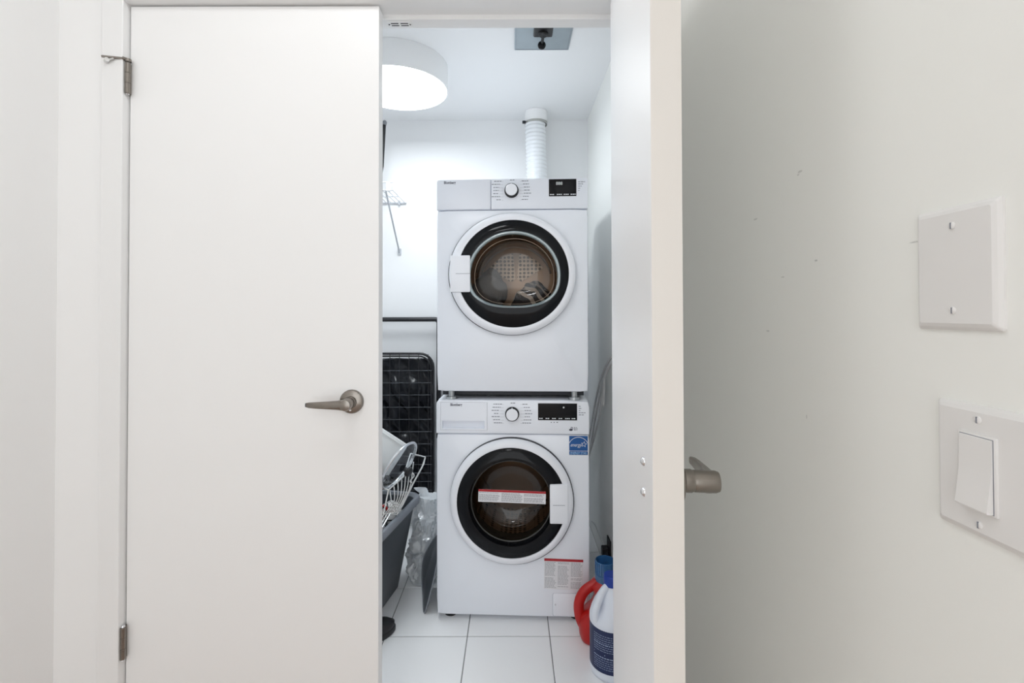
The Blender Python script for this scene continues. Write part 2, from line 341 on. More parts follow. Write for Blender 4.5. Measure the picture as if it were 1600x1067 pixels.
# ------------------------------------------------------------------ doors
def lever_handle(door, loc, sgn):
    """lever set on a door's outer face (outer = local -y); lever runs to sgn*x"""
    bm = nb()
    lathe_y(bm, [(0.0315, 0), (0.0315, -0.005), (0.029, -0.0085), (0.0175, -0.0125)], n=40, cap0=True, cap1=True)
    rose = obj('lever_handle', bm, M_nickel, door, 35, loc)
    bm = nb()
    lathe_y(bm, [(0.0160, -0.011), (0.0160, -0.022), (0.0150, -0.0235), (0.0150, -0.026), (0.0152, -0.026), (0.0152, -0.054), (0.0135, -0.059), (0.006, -0.0605)], n=32, cap0=True, cap1=True)
    obj('hub', bm, M_nickel, rose, 35)
    bm = nb(); loops = []
    for x, hz, y0, y1 in ((-0.004, 0.0140, -0.030, -0.0595), (0.010, 0.0135, -0.034, -0.0595), (0.022, 0.0115, -0.040, -0.0585), (0.045, 0.0100, -0.0435, -0.0565), (0.075, 0.0085, -0.0445, -0.0540), (0.094, 0.0072, -0.0435, -0.0515), (0.101, 0.0058, -0.0425, -0.0490)):
        loops.append([(sgn * x, (y0 + y1) / 2 + q[0], -0.001 + q[1]) for q in rrect(abs(y1 - y0), 2 * hz, min(abs(y1 - y0), 2 * hz) * 0.42, 4)])
    loft(bm, loops, cap0=True, cap1=True)
    obj('lever', bm, M_nickel, rose, 40)
    bm = nb(); bb = rrect(0.0062, 0.0112, 0.0025, 3)
    loft(bm, [[(sgn * x, -0.0458 + q[0] * k, -0.001 + q[1] * k) for q in bb] for x, k in ((0.1005, 1.0), (0.1035, 0.9))], cap0=True, cap1=True)
    obj('tip_reflection', bm, M_blackm, rose)  # matt black end stands in for the dark reflection on the lever's return
    bm = nb(); lathe_y(bm, [(0.003, -0.0095), (0.003, -0.0115), (0.0015, -0.0122)], 0.001 * sgn, -0.0215, 12, cap1=True)
    obj('screw', bm, M_chrome, rose, 40)
    return rose
def hinge(door, z0, z1, x, y):
    bm = nb(); L = (z1 - z0) / 3
    for k in range(3): lathe_z(bm, [(0.0064, z0 + k * L + 0.0003), (0.0067, z0 + k * L + 0.0007), (0.0067, z0 + (k + 1) * L - 0.0007), (0.0064, z0 + (k + 1) * L - 0.0003)], x, y, 16, True, True)
    h = obj('hinge', bm, M_nickel, door, 35)
    bm = nb(); lathe_z(bm, [(0.003, z0 - 0.004), (0.0052, z0 - 0.002), (0.0045, z0), (0.0045, z1), (0.0056, z1 + 0.001), (0.0040, z1 + 0.005), (0.0015, z1 + 0.006)], x, y, 14, True, True)
    obj('hinge_pin', bm, M_chrome, h, 40)
    bm = nb(); box(bm, x - 0.0010, x + 0.0008, y + 0.004, y + 0.014, z0, z1); obj('hinge_leaf', bm, M_nickel, h)
    return h
bm = nb(); box(bm, 0, 0.665, 0, 0.038, 0.012, 2.0265, 0.0016, 2)
d1 = struct(obj('door_1', bm, M_door, loc=(-1.019, 1.284, 0)), 'closed white flush door with a satin nickel lever'); d1['category'] = 'door'
lever_handle(d1, (-1.019 * -1 - 0.4247, 0, 0.9704), -1)
h1 = hinge(d1, 1.787, 1.868, 0.0025, -0.012); hinge(d1, 0.303, 0.386, 0.0015, -0.012)
# hinge-pin door stop on the upper hinge
bm = nb(); cyl(bm, (0.004, -0.012, 1.876), (-0.004, -0.022, 1.8765), 0.0042, 10); cyl(bm, (-0.002, -0.020, 1.876), (-0.048, -0.034, 1.8745), 0.0032, 10)
lathe_z(bm, [(0.0085, 1.871), (0.0085, 1.878)], 0.0025, -0.012, 16, True, True)
st = obj('door_stop', bm, M_nickel, d1, 40)
bm = nb(); cyl(bm, (-0.022, -0.028, 1.872), (-0.036, -0.030, 1.867), 0.0020, 8); cyl(bm, (-0.034, -0.034, 1.8665), (-0.044, -0.026, 1.8655), 0.0056, 12); obj('bumper', bm, M_hose, st, 40)
# open door: latch edge towards the camera, swung to about 83 degrees
bm = nb(); box(bm, 0, 0.659, 0, 0.040, 0.012, 2.0265, 0.0016, 2)
d2 = struct(obj('door_2', bm, M_door, loc=(0.2215, 0.625, 0)), 'white flush door standing open, seen edge-on'); d2['category'] = 'door'
d2.rotation_euler = (0, 0, math.radians(82.74))
bm = nb(); box(bm, -0.0007, 0.0004, 0.0006, 0.0394, 0.013, 2.0255); obj('edge_face', bm, pm('edge_face_tone', (0.80, 0.765, 0.725), 0.45, bump=0.05, bscale=60), d2)  # thin face over the latch edge, darker and warmer than the door
lever_handle(d2, (0.060, 0, 0.9690), 1)
for z in (0.9893, 0.9452):
    bm = nb(); lathe_y(bm, [(0.0066, 0.0395), (0.0066, 0.0412), (0.0045, 0.0440), (0.0015, 0.0452)], 0.0745, z, 18, cap1=True); s = obj('through_bolt', bm, M_chrome, d2, 40)
for z in (0.345, 1.83):
    hinge(d2, z - 0.04, z + 0.04, 0.664, -0.004)
# ball-catch strike under the head stop
k = thing('strike_plate', 'small slotted white catch plate under the door head', 'catch plate', (-0.314, 1.351, 2.0185))
bm = nb(); box(bm, -0.0345, 0.0345, -0.0125, 0.0125, -0.0022, 0, 0.0008, 1); obj('plate', bm, M_trim, k)
for sx in (-1, 1):
    for yy in (-0.0048, 0.0048):
        bm = nb(); box(bm, sx * 0.0135 - 0.0105, sx * 0.0135 + 0.0105, yy - 0.0017, yy + 0.0017, -0.0028, -0.0020); obj('slot', bm, M_gasket, k)
    bm = nb(); lathe_z(bm, [(0.0026, -0.0020), (0.0022, -0.0034)], sx * 0.0295, 0, 12, True, True); obj('screw', bm, M_gasket if sx < 0 else M_nickel, k)

# ------------------------------------------------------------------ ceiling lamps
def ceiling_lamp(label, loc, strength, col, R=0.222, H=0.112):
    t = thing('ceiling_lamp', label, 'lamp', loc)
    bm = nb(); lathe_z(bm, [(R - 0.03, 0.0), (R - 0.002, 0.0), (R, -0.003), (R, -H + 0.002), (R - 0.002, -H), (R - 0.005, -H), (R - 0.005, -H + 0.006)], n=72, cap0=True)
    obj('drum', bm, pm('lamp_drum', (0.92, 0.925, 0.93), 0.45, bump=0.02), t, 40)
    bm = nb(); lathe_z(bm, [(R - 0.0052, -H + 0.0045), (R * 0.7, -H + 0.002), (R * 0.35, -H + 0.0012), (0.002, -H + 0.001)], n=72, cap1=True)
    nm = 'diffuser_' + label.split()[0] + ('_glass' if 'closet' in label else '_shade')
    obj('diffuser', bm, pm(nm, (0.9, 0.9, 0.9), 0.5, emit=col, estr=strength), t, 60)
    return t
ceiling_lamp('white drum ceiling lamp glowing inside the closet', (-0.508, 2.150, ZC), CLOSET_LAMP, (0.90, 0.96, 1.0))
def dome_lamp(label, loc, strength, col, R=0.18, H=0.105):
    t = thing('ceiling_lamp', label, 'lamp', loc)
    bm = nb(); lathe_z(bm, [(R - 0.02, 0.0), (R + 0.012, 0.0), (R + 0.012, -0.014), (R + 0.002, -0.018), (R - 0.004, -0.018)], n=64, cap0=True); obj('base_ring', bm, M_nickel, t, 40)
    bm = nb(); lathe_z(bm, [(R * math.cos(a), -0.016 - (H - 0.016) * math.sin(a)) for a in [PI / 2 * k / 10 for k in range(10)]] + [(0.004, -H)], n=64, cap1=True)
    obj('glass_dome', bm, pm('dome_' + label.split()[0], (0.9, 0.9, 0.9), 0.4, emit=col, estr=strength), t, 180)
    return t
dome_lamp('near glass dome lamp on the hall ceiling in front of the doors', (-0.40, 0.66, ZH), HALL_LAMP, (0.965, 0.985, 1.0))
dome_lamp('far glass dome lamp added as unseen fill light behind the viewer', (-0.42, -1.15, ZH), HALL_LAMP * 0.95, (0.965, 0.985, 1.0))  # added unseen lamp, brightens the wall behind the open door

# ------------------------------------------------------------------ ceiling access panel
t = thing('access_panel', 'grey metal ceiling panel with a black ball-ended latch', 'ceiling panel', (0.13, 1.905, ZC))
bm = nb(); box(bm, -0.117, 0.110, -0.115, 0.114, -0.006, 0, 0.0015, 1); obj('plate', bm, M_galv, t)
bm = nb()
for a in ((-0.111, -0.110, -0.112, 0.108), (0.103, 0.104, -0.112, 0.108), (-0.111, 0.104, 0.107, 0.108)): box(bm, a[0], a[1], a[2], a[3], -0.0068, -0.0055)
obj('border_line', bm, M_print, t)
bm = nb(); box(bm, -0.043, 0.032, -0.075, 0.002, -0.017, -0.006, 0.005, 2); lb = obj('latch_base', bm, M_rubber, t)
bm = nb(); lathe_z(bm, [(0.019, -0.016), (0.019, -0.024), (0.014, -0.029)], -0.006, -0.030, 24, cap0=True, cap1=True); obj('pivot', bm, M_blackm, lb, 40)
bm = nb(); tube(bm, [(-0.006, -0.028, -0.025), (-0.007, 0.000, -0.031), (-0.008, 0.012, -0.034)], 0.006, 10); obj('stem', bm, M_blackm, lb, 60)
bm = nb(); bmesh.ops.create_uvsphere(bm, u_segments=20, v_segments=14, radius=0.0165); bmesh.ops.translate(bm, verts=bm.verts, vec=(-0.008, 0.022, -0.036)); obj('ball_knob', bm, M_black, lb, 180)
rnd = random.Random(3); bm = nb()
for x in (-0.070, -0.062, -0.054, 0.050, 0.064, 0.074): box(bm, x, x + 0.005, -0.062, -0.058, -0.0066, -0.0058)
obj('stamped_print', bm, M_dprint, t)

# ------------------------------------------------------------------ exhaust duct
t = thing('exhaust_duct', 'white ribbed flexible exhaust duct rising behind the dryer', 'duct', (0.135, 2.662, 0))
bm = nb(); prof = []; n = 300; loops = []
for i in range(n + 1):
    z = 1.46 + (2.262 - 1.46) * i / n; r = 0.0550 + 0.0026 * math.sin(2 * PI * z / 0.0215); off = 0.006 * math.sin((z - 1.46) * 5.0)
    loops.append([(off + r * math.cos(2 * PI * k / 40), r * math.sin(2 * PI * k / 40), z) for k in range(40)])
loft(bm, loops); obj('hose', bm, M_duct, t, 180)
bm = nb(); lathe_z(bm, [(0.0575, 2.245), (0.0610, 2.252), (0.0610, ZC - 0.001)], n=48); obj('ceiling_collar', bm, M_ceil, t, 40)
bm = nb(); lathe_z(bm, [(0.0600, 2.240), (0.0632, 2.240), (0.0632, 2.252), (0.0600, 2.252)], n=48); c = obj('clamp_band', bm, pm('clamp_steel', (0.50, 0.50, 0.47), 0.35, 0.8, var=0.1), t, 40)
bm = nb(); box(bm, -0.076, -0.058, -0.034, -0.018, 2.239, 2.252, 0.002, 1); obj('clamp_screw', bm, M_gasket, c)

# ------------------------------------------------------------------ machines
YAW = math.radians(-2.5)
def front_shell(bm, w, z0, z1, depth, hcx, hcz, hrx, hrz, ya=0.0, holedeep=0.06, rc=0.012):
    """cabinet with rounded front edges and a round hole in its front"""
    n = 96; H = z1 - z0
    angs = [2 * PI * i / n for i in range(n)]
    def rr(inset, y):
        out = []
        hw, a, b, r = w / 2 - inset, z0 + inset, z1 - inset, max(rc - inset, 0.002)
        for th in angs:
            dx, dz = math.cos(th), math.sin(th)
            # ray to the rectangle, seen from the hole's centre
            tt = 1e9
            if dx > 1e-9: tt = min(tt, (hw - hcx) / dx)
            if dx < -1e-9: tt = min(tt, (-hw - hcx) / dx)
            if dz > 1e-9: tt = min(tt, (b - hcz) / dz)
            if dz < -1e-9: tt = min(tt, (a - hcz) / dz)
            out.append([hcx + dx * tt, y, hcz + dz * tt])
        # pin the samples nearest to each corner onto it
        for cx, cz in ((hw, b), (-hw, b), (-hw, a), (hw, a)):
            i = min(range(n), key=lambda q: (out[q][0] - cx) ** 2 + (out[q][2] - cz) ** 2)
            sx, sz = (1 if cx > 0 else -1), (1 if cz == b else -1)
            out[i] = [cx - sx * r * 0.29, y, cz - sz * r * 0.29]
        return [tuple(p) for p in out]
    loops = [rr(0.0, ya + depth), rr(0.0, ya + 0.010), rr(0.0025, ya + 0.0035), rr(0.009, ya), ell(hcx, hcz, hrx, hrz, ya, n), ell(hcx, hcz, hrx, hrz, ya + holedeep, n)]
    loft(bm, loops, cap0=True)
    return bm
def rounded_plate(bm, x0, x1, z0, z1, y0, y1, r=0.008, edge=0.002, corners=(1, 1, 1, 1)):
    """front plate (faces -y at y0) with rounded corners and a soft front edge"""
    def lp(ins, y):
        pts = []
        for (cx, cz, a0, on) in ((x1, z1, 0, corners[0]), (x0, z1, PI / 2, corners[1]), (x0, z0, PI, corners[2]), (x1, z0, 1.5 * PI, corners[3])):
            rr = (r if on else 0.0012)
            sx = 1 if cx == x1 else -1; sz = 1 if cz == z1 else -1
            for k in range(5):
                a = a0 + PI / 2 * k / 4; q = max(rr - ins, 0.0004)
                pts.append((cx - sx * (ins + q) + q * math.cos(a), y, cz - sz * (ins + q) + q * math.sin(a)))
        return pts
    loft(bm, [lp(0, y1), lp(0, y0 + edge), lp(edge * 0.3, y0 + edge * 0.3), lp(edge, y0)], cap0=True, cap1=True)
    return bm
def knob(parent, x, z):
    bm = nb(); lathe_y(bm, [(0.0290, 0), (0.0280, -0.004), (0.0268, -0.017), (0.0258, -0.019), (0.0228, -0.0195)], x, z, 40, cap1=True)
    k = obj('dial', bm, M_black, parent, 40)
    bm = nb(); lathe_y(bm, [(0.0232, -0.019), (0.0230, -0.0225), (0.0215, -0.0240)], x, z, 40, cap1=True); obj('dial_face', bm, M_wring, k, 40)
    bm = nb(); box(bm, x - 0.0013, x + 0.0013, -0.0205, -0.0185, z + 0.022, z + 0.0272); obj('pointer', bm, M_wprint, k)
def dial_print(parent, x, z, rows, seed, y):
    r = random.Random(seed); bm = nb()
    for i in range(rows):
        f = i / (rows - 1); zz = z + 0.038 - f * 0.073; b = 0.040 + 0.010 * math.sin(PI * f)
        for s in (-1, 1):
            L = r.uniform(0.020, 0.034)
            if s < 0: words(bm, x - b - L, x - b, zz, 0.0030, y, r, 0.005, 0.010, 0.002)
            else: words(bm, x + b, x + b + L, zz, 0.0030, y, r, 0.005, 0.010, 0.002)
    words(bm, x - 0.006, x + 0.015, z + 0.0425, 0.003, y, r, 0.006, 0.009, 0.002)
    obj('programme_print', bm, M_print, parent)
    bm = nb()
    for i in range(rows):
        f = i / (rows - 1); zz = z + 0.038 - f * 0.073; b = 0.040 + 0.010 * math.sin(PI * f)
        for s in (-1, 1):
            a = x + s * (b - 0.001); c = x + s * 0.0325
            rect(bm, min(a, c), max(a, c), zz - 0.0014 - 0.0004, zz - 0.0014 + 0.0004, y)
    obj('guide_lines', bm, pm('faint_print', (0.42, 0.43, 0.47), 0.6), parent)
def display(parent, x0, x1, z0, z1, y, glyphs, seed):
    bm = nb(); rounded_plate(bm, x0 - 0.003, x1 + 0.003, z0 - 0.003, z1 + 0.003, y - 0.0012, y + 0.002, 0.002, 0.0008)
    d = obj('display_bezel', bm, M_wring, parent)
    bm = nb(); rounded_plate(bm, x0, x1, z0, z1, y - 0.0022, y, 0.0015, 0.0006); obj('display', bm, M_black, d)
    r = random.Random(seed); bm = nb()
    n = glyphs; step = (x1 - x0) / n
    for i in range(n):
        words(bm, x0 + i * step + 0.004, x0 + (i + 1) * step - 0.003, z0 + 0.007, 0.0034, y - 0.0025, r, 0.005, 0.008, 0.0015)
    obj('button_print', bm, M_wprint, d)
    return d
def drum(parent, cx, cz, rx, y0, y1, mat_side, mat_back):
    bm = nb(); lathe_y(bm, [(rx - 0.055, y0), (rx, y0 + 0.001), (rx, y1 - 0.02), (rx - 0.02, y1)], cx, cz, 64); d = obj('drum', bm, mat_side, parent, 40)
    bm = nb(); lathe_y(bm, [(rx - 0.018, y1 - 0.001), (rx * 0.75, y1 - 0.006), (rx * 0.72, y1 + 0.004), (rx * 0.2, y1 + 0.002), (0.002, y1)], cx, cz, 64, cap1=True); obj('drum_back', bm, mat_back, d, 40)
    for k in range(3):
        a = math.radians(95 + 120 * k); bm = nb(); ux, uz = math.cos(a), math.sin(a); tx, tz = -uz, ux; loops = []
        for y, h in ((y0 + 0.02, 0.02), (y0 + 0.06, 0.055), (y1 - 0.05, 0.05), (y1 - 0.02, 0.02)):
            loops.append([(cx + ux * (rx - q) + tx * s, y, cz + uz * (rx - q) + tz * s) for s, q in ((-0.035, -0.002), (-0.020, h * 0.7), (0, h), (0.020, h * 0.7), (0.035, -0.002))])
        loft(bm, loops, cap0=True, cap1=True); obj('lifter', bm, M_steel, d, 40)
    return d
def dsh(k, y, cx, cz, n=72, ax=0.178, at=0.1685, ab=0.125):
    """outline of the dryer's window: round above, flattened below"""
    out = []
    for i in range(n):
        a = 2 * PI * i / n; c, s = math.cos(a), math.sin(a)
        if s >= 0: out.append((cx + k * ax * c, y, cz + k * at * s))
        else:
            e = 2 / 2.6
            out.append((cx + k * ax * math.copysign(abs(c) ** e, c), y, cz - k * ab * abs(s) ** e))
    return out

# ---- dryer, stacked on the washer
dr = thing('dryer', 'white tumble dryer stacked on top of the washing machine', 'dryer', (0, 1.90, 0.858), YAW)
Z0 = 0.858
CX, CZ = 0.0, 1.354 - Z0
bm = nb(); front_shell(bm, 0.597, 0.893 - Z0, 1.6095 - Z0, 0.60, CX, CZ, 0.205, 0.20); obj('cabinet', bm, M_white, dr, 35)
bm = nb(); box(bm, -0.2985, 0.2985, 0.030, 0.60, 1.6095 - Z0, 1.726 - Z0, 0.006, 2); obj('top_cover', bm, M_white, dr, 35)
bm = nb(); rounded_plate(bm, -0.2985, -0.0835, 1.611 - Z0, 1.7315 - Z0, -0.002, 0.032, 0.011, 0.004, (0, 1, 0, 0)); tk = obj('water_tank_drawer', bm, M_panel, dr, 35)
bm = nb(); rounded_plate(bm, -0.0820, 0.2985, 1.611 - Z0, 1.7315 - Z0, -0.002, 0.032, 0.011, 0.004, (1, 0, 0, 0)); cp = obj('control_panel', bm, M_panel, dr, 35)
text('brand_lettering', 'Blomberg', 0.0150, M_dprint, tk, (-0.2690, -0.0024, 1.7138 - Z0), bold=0.0003, sx=0.80)
knob(cp, -0.0006, 1.6835 - Z0); dial_print(cp, -0.0006, 1.6835 - Z0, 7, 5, -0.0024)
d = display(cp, 0.146, 0.2535, 1.6590 - Z0, 1.7265 - Z0, -0.002, 4, 6)
text('digits', '888', 0.0175, pm('display_digits', (0.62, 0.66, 0.66), 0.4, var=0.02), d, (0.1735, -0.0046, 1.7035 - Z0), bold=0.0002)
r = random.Random(8); bm = nb()
for i, L in enumerate((0.030, 0.022, 0.015, 0.010, 0.006)): words(bm, 0.2605, 0.2605 + L * 0.9, 1.7150 - Z0 - i * 0.0085, 0.0026, -0.0024, r, 0.006, 0.012, 0.002)
obj('status_print', bm, M_print, cp)
# door of the dryer
bm = nb(); lathe_y(bm, [(0.2465, 0.0005), (0.2465, -0.0135), (0.20, -0.0140)], CX, CZ, 96, 1.013, 0.972); obj('door_gasket', bm, M_gasket, dr, 40)
bm = nb()
prof = [(0.2415, -0.012), (0.2445, -0.014), (0.2445, -0.023), (0.2400, -0.032), (0.2300, -0.0385), (0.2200, -0.0395), (0.2145, -0.0385)]
loft(bm, [ell(CX + 0.0055 * i / 6, CZ, q[0] * 1.013 - 0.0012 * i / 6, q[0] * 0.972 - 0.0005 * i / 6, q[1], 96) for i, q in enumerate(prof)] + [ell(CX + 0.0055, CZ, 0.2145, 0.2075, -0.034, 96)])
dd = obj('door', bm, M_wring, dr, 40)
WX, WZ = 0.0085, 1.348 - Z0
bm = nb(); loft(bm, [ell(CX + 0.0055, CZ, 0.2155, 0.2085, -0.0345), ell(CX + 0.0055, CZ, 0.2130, 0.2060, -0.0370), dsh(1.06, -0.0405, WX, WZ), dsh(1.0, -0.0405, WX, WZ), dsh(0.97, -0.030, WX, WZ)]); obj('glass_surround', bm, M_black, dd, 60)
bm = nb(); loft(bm, [dsh(1.01, -0.0405, WX, WZ), dsh(1.0, -0.0435, WX, WZ), dsh(0.975, -0.0445, WX, WZ), dsh(0.945, -0.0400, WX, WZ), dsh(0.94, -0.030, WX, WZ)]); obj('window_rim', bm, M_rimg, dd, 60)
bm = nb(); loft(bm, [dsh(0.945, -0.034, WX, WZ), dsh(0.91, -0.005, WX, WZ), dsh(0.86, 0.030, WX, WZ), dsh(0.78, 0.048, WX, WZ), dsh(0.5, 0.056, WX, WZ), dsh(0.02, 0.058, WX, WZ)], cap1=True); obj('window', bm, M_smoke, dd, 180)
bm = nb(); loops = [dsh(0.880, 0.021, WX, WZ), dsh(0.886, 0.0165, WX, WZ), dsh(0.892, 0.019, WX, WZ)]; loft(bm, loops); obj('bowl_ring', bm, M_chrome, dd, 180)
bm = nb(); rounded_plate(bm, -0.2370, -0.1595, 1.283 - Z0, 1.425 - Z0, -0.0475, -0.028, 0.004, 0.003); lt = obj('door_handle', bm, M_wring, dd, 40)
bm = nb(); box(bm, -0.215, -0.1595, -0.0482, -0.0470, 1.3535 - Z0, 1.3548 - Z0); obj('handle_seam', bm, M_print, lt)
dm = drum(dr, 0.0, CZ + 0.01, 0.262, 0.075, 0.50, M_steel, M_steel)
# perforated vent plate and rings on the drum's back wall
for a0, a1 in ((32, 84), (96, 150)):
    bm = nb(); pts = []
    for q in range(13): a = math.radians(a0 + (a1 - a0) * q / 12); pts.append((0.155 * math.cos(a), 0.155 * math.sin(a)))
    pts += [(0.030 * math.cos(math.radians(a)), 0.030 * math.sin(math.radians(a))) for a in (a1, a0)]
    loft(bm, [[(0.0 + p[0], y, CZ - 0.015 + p[1]) for p in pts] for y in (0.492, 0.486)], cap0=True, cap1=True); obj('vent_plate', bm, M_backdots, dm)
for rr in (0.176, 0.204):
    bm = nb(); tube(bm, [(rr * math.cos(math.radians(a)), 0.486, CZ - 0.005 + rr * math.sin(math.radians(a))) for a in range(15, 166, 6)], 0.0045, 8); obj('vent_ring', bm, M_wprint, dm, 180)
for sx in (-1, 1):
    for y in (0.035, 0.54):
        bm = nb(); lathe_z(bm, [(0.012, 0.036), (0.012, 0.012), (0.022, 0.011), (0.023, 0.0), ], sx * 0.245, y, 20, cap0=True, cap1=True); obj('foot', bm, pm('foot_steel', (0.42, 0.44, 0.45), 0.3, 0.8, var=0.05), dr, 40)
bm = nb(); box(bm, -0.285, 0.285, 0.06, 0.58, 0.012, 0.036); obj('base_plate', bm, M_gasket, dr)

# ---- washing machine
ws = thing('washing_machine', 'white front-loading washing machine standing on the tiled floor', 'washing machine', (0, 1.90, 0), YAW)
CX, CZ = -0.0025, 0.4735
bm = nb(); front_shell(bm, 0.600, 0.018, 0.7265, 0.60, CX, CZ, 0.195, 0.195); obj('cabinet', bm, M_white, ws, 35)
bm = nb(); box(bm, -0.299, 0.299, 0.028, 0.60, 0.7265, 0.857, 0.006, 2); obj('top_cover', bm, M_white, ws, 35)
def ray_rect(cx, cz, x0, x1, z0, z1, y, n=160, cham=(0, 0, 0, 0)):
    out = []
    for i in range(n):
        dx, dz = math.cos(2 * PI * i / n), math.sin(2 * PI * i / n); tt = 1e9
        if dx > 1e-9: tt = min(tt, (x1 - cx) / dx)
        if dx < -1e-9: tt = min(tt, (x0 - cx) / dx)
        if dz > 1e-9: tt = min(tt, (z1 - cz) / dz)
        if dz < -1e-9: tt = min(tt, (z0 - cz) / dz)
        out.append([cx + dx * tt, y, cz + dz * tt])
    for (px, pz, c) in ((x1, z1, cham[0]), (x0, z1, cham[1]), (x0, z0, cham[2]), (x1, z0, cham[3])):
        i = min(range(n), key=lambda q: (out[q][0] - px) ** 2 + (out[q][2] - pz) ** 2); out[i] = [px, y, pz]
        if c:      # round the corner
            sx = 1 if px == x1 else -1; sz = 1 if pz == z1 else -1; ox, oz = px - sx * c, pz - sz * c
            for p in out:
                vx, vz = (p[0] - ox) * sx, (p[2] - oz) * sz
                if vx > 0 and vz > 0:
                    l = math.hypot(vx, vz)
                    if l > c: p[0], p[2] = ox + sx * vx * c / l, oz + sz * vz * c / l
    return [tuple(p) for p in out]
DX, DZ = -0.1905, 0.7970
R1 = lambda i, y: ray_rect(DX, DZ, -0.300 + i, 0.300 - i, 0.7285 + i, 0.8595 - i, y, cham=(0.017 - i, 0.017 - i, 0, 0))
H1 = lambda i, y: ray_rect(DX, DZ, -0.283 + i, -0.098 - i, 0.742 + i, 0.8515 - i, y)
bm = nb(); loft(bm, [R1(0, 0.030), R1(0, 0.001), R1(0.0015, -0.0025), R1(0.005, -0.004), H1(0, -0.004), H1(0, 0.028)]); cp = obj('control_panel', bm, M_white, ws, 35)
bm = nb(); GX, GZ = -0.1935, 0.7632
G1 = lambda i, y, dz=0.0: [(p[0], p[1], p[2] + dz) for p in ray_rect(GX, GZ, -0.2766 + i, -0.1094 - i, 0.7482 + i * 0.5, 0.7785 - i * 0.5, y)]
D1 = lambda i, y: ray_rect(GX, GZ, -0.2822 + i, -0.0988 - i, 0.7428 + i, 0.8507 - i, y)
loft(bm, [D1(0, 0.024), D1(0, -0.0042), D1(0.0008, -0.0050), G1(0, -0.0050), G1(0.001, 0.004), G1(0.003, 0.016)], cap0=True, cap1=True); dw = obj('detergent_drawer', bm, M_white, ws, 35)
text('brand_lettering', 'Blomberg', 0.0150, M_dprint, dw, (-0.2440, -0.0054, 0.8372), bold=0.0003, sx=0.80)
knob(cp, 0.0, 0.8070); dial_print(cp, 0.0, 0.8070, 7, 15, -0.0045)
display(cp, 0.101, 0.2525, 0.7840, 0.8495, -0.0042, 6, 16)
bm = nb(); lathe_y(bm, [(0.0035, -0.0062), (0.0030, -0.0070)], 0.2005, 0.8340, 16, cap1=True); obj('indicator', bm, M_wprint, cp)
r = random.Random(18); bm = nb()
for i, L in enumerate((0.010, 0.010, 0.006, 0.026, 0.020)): words(bm, 0.2590, 0.2590 + L, 0.8385 - i * 0.0083, 0.0026, -0.0045, r, 0.006, 0.012, 0.002)
words(bm, 0.150, 0.180, 0.7755, 0.003, -0.0045, r, 0.004, 0.008, 0.006)
obj('status_print', bm, M_print, cp)
bm = nb(); loft(bm, [ell(0.2285, 0.7470, 0.0072, 0.0040, -0.0045, 16), ell(0.2285, 0.7470, 0.0072, 0.0040, -0.0048, 16)], cap1=True)
loft(bm, [ell(0.2320, 0.7535, 0.0045, 0.0050, -0.0045, 16), ell(0.2320, 0.7535, 0.0045, 0.0050, -0.0048, 16), ell(0.2320, 0.7535, 0.0025, 0.0030, -0.0048, 16)]); obj('motor_emblem', bm, M_dprint, cp)
bm = nb()
for i, L in enumerate((0.012, 0.014, 0.013)): words(bm, 0.2400, 0.2400 + L, 0.7560 - i * 0.0048, 0.0026, -0.0045, r, 0.005, 0.008, 0.002)
obj('emblem_print', bm, M_print, cp)
# energy sticker
bm = nb(); rounded_plate(bm, 0.2200, 0.2960, 0.6470, 0.7250, -0.0008, 0.0, 0.002, 0.0003); es = obj('energy_sticker', bm, M_sticker, ws)
bm = nb(); rect(bm, 0.2222, 0.2938, 0.6650, 0.7228, -0.0010); rect(bm, 0.2222, 0.2938, 0.6492, 0.6635, -0.0010); obj('blue_field', bm, M_blue, es)
bm = nb()
arc = [(0.2580 + 0.0375 * math.cos(math.radians(a)), -0.0013, 0.6830 + 0.0345 * math.sin(math.radians(a))) for a in range(22, 165, 6)]
for a, b in zip(arc[:-1], arc[1:]):
    A, B = Vector(a), Vector(b); nrm = (B - A).cross(Vector((0, 1, 0))).normalized() * 0.0010
    bm.faces.new([bm.verts.new(p) for p in (A + nrm, B + nrm, B - nrm, A - nrm)])
sp = []
for i in range(10):
    rr = 0.0125 if i % 2 == 0 else 0.0055; a = math.radians(90 + 36 * i - 8); sp.append((0.2790 + rr * math.cos(a), 0.6905 + rr * math.sin(a)))
so = [bm.verts.new((p[0], -0.0013, p[1])) for p in sp]; si = [bm.verts.new((0.2790 + (p[0] - 0.2790) * 0.72, -0.0013, 0.6905 + (p[1] - 0.6905) * 0.72)) for p in sp]
for i in range(10): bm.faces.new((so[i], so[(i + 1) % 10], si[(i + 1) % 10], si[i]))
obj('arc_and_star', bm, M_wprint, es)
text('script_lettering', 'energy', 0.0200, M_wprint, es, (0.2255, -0.0014, 0.6815), shear=0.45, bold=0.0, sx=0.80)
text('block_lettering', 'ENERGY STAR', 0.0125, pm('pale_blue_print', (0.30, 0.52, 0.78), 0.5, var=0.03), es, (0.2580, -0.0014, 0.6520), align='CENTER', bold=0.0002, sx=0.80)
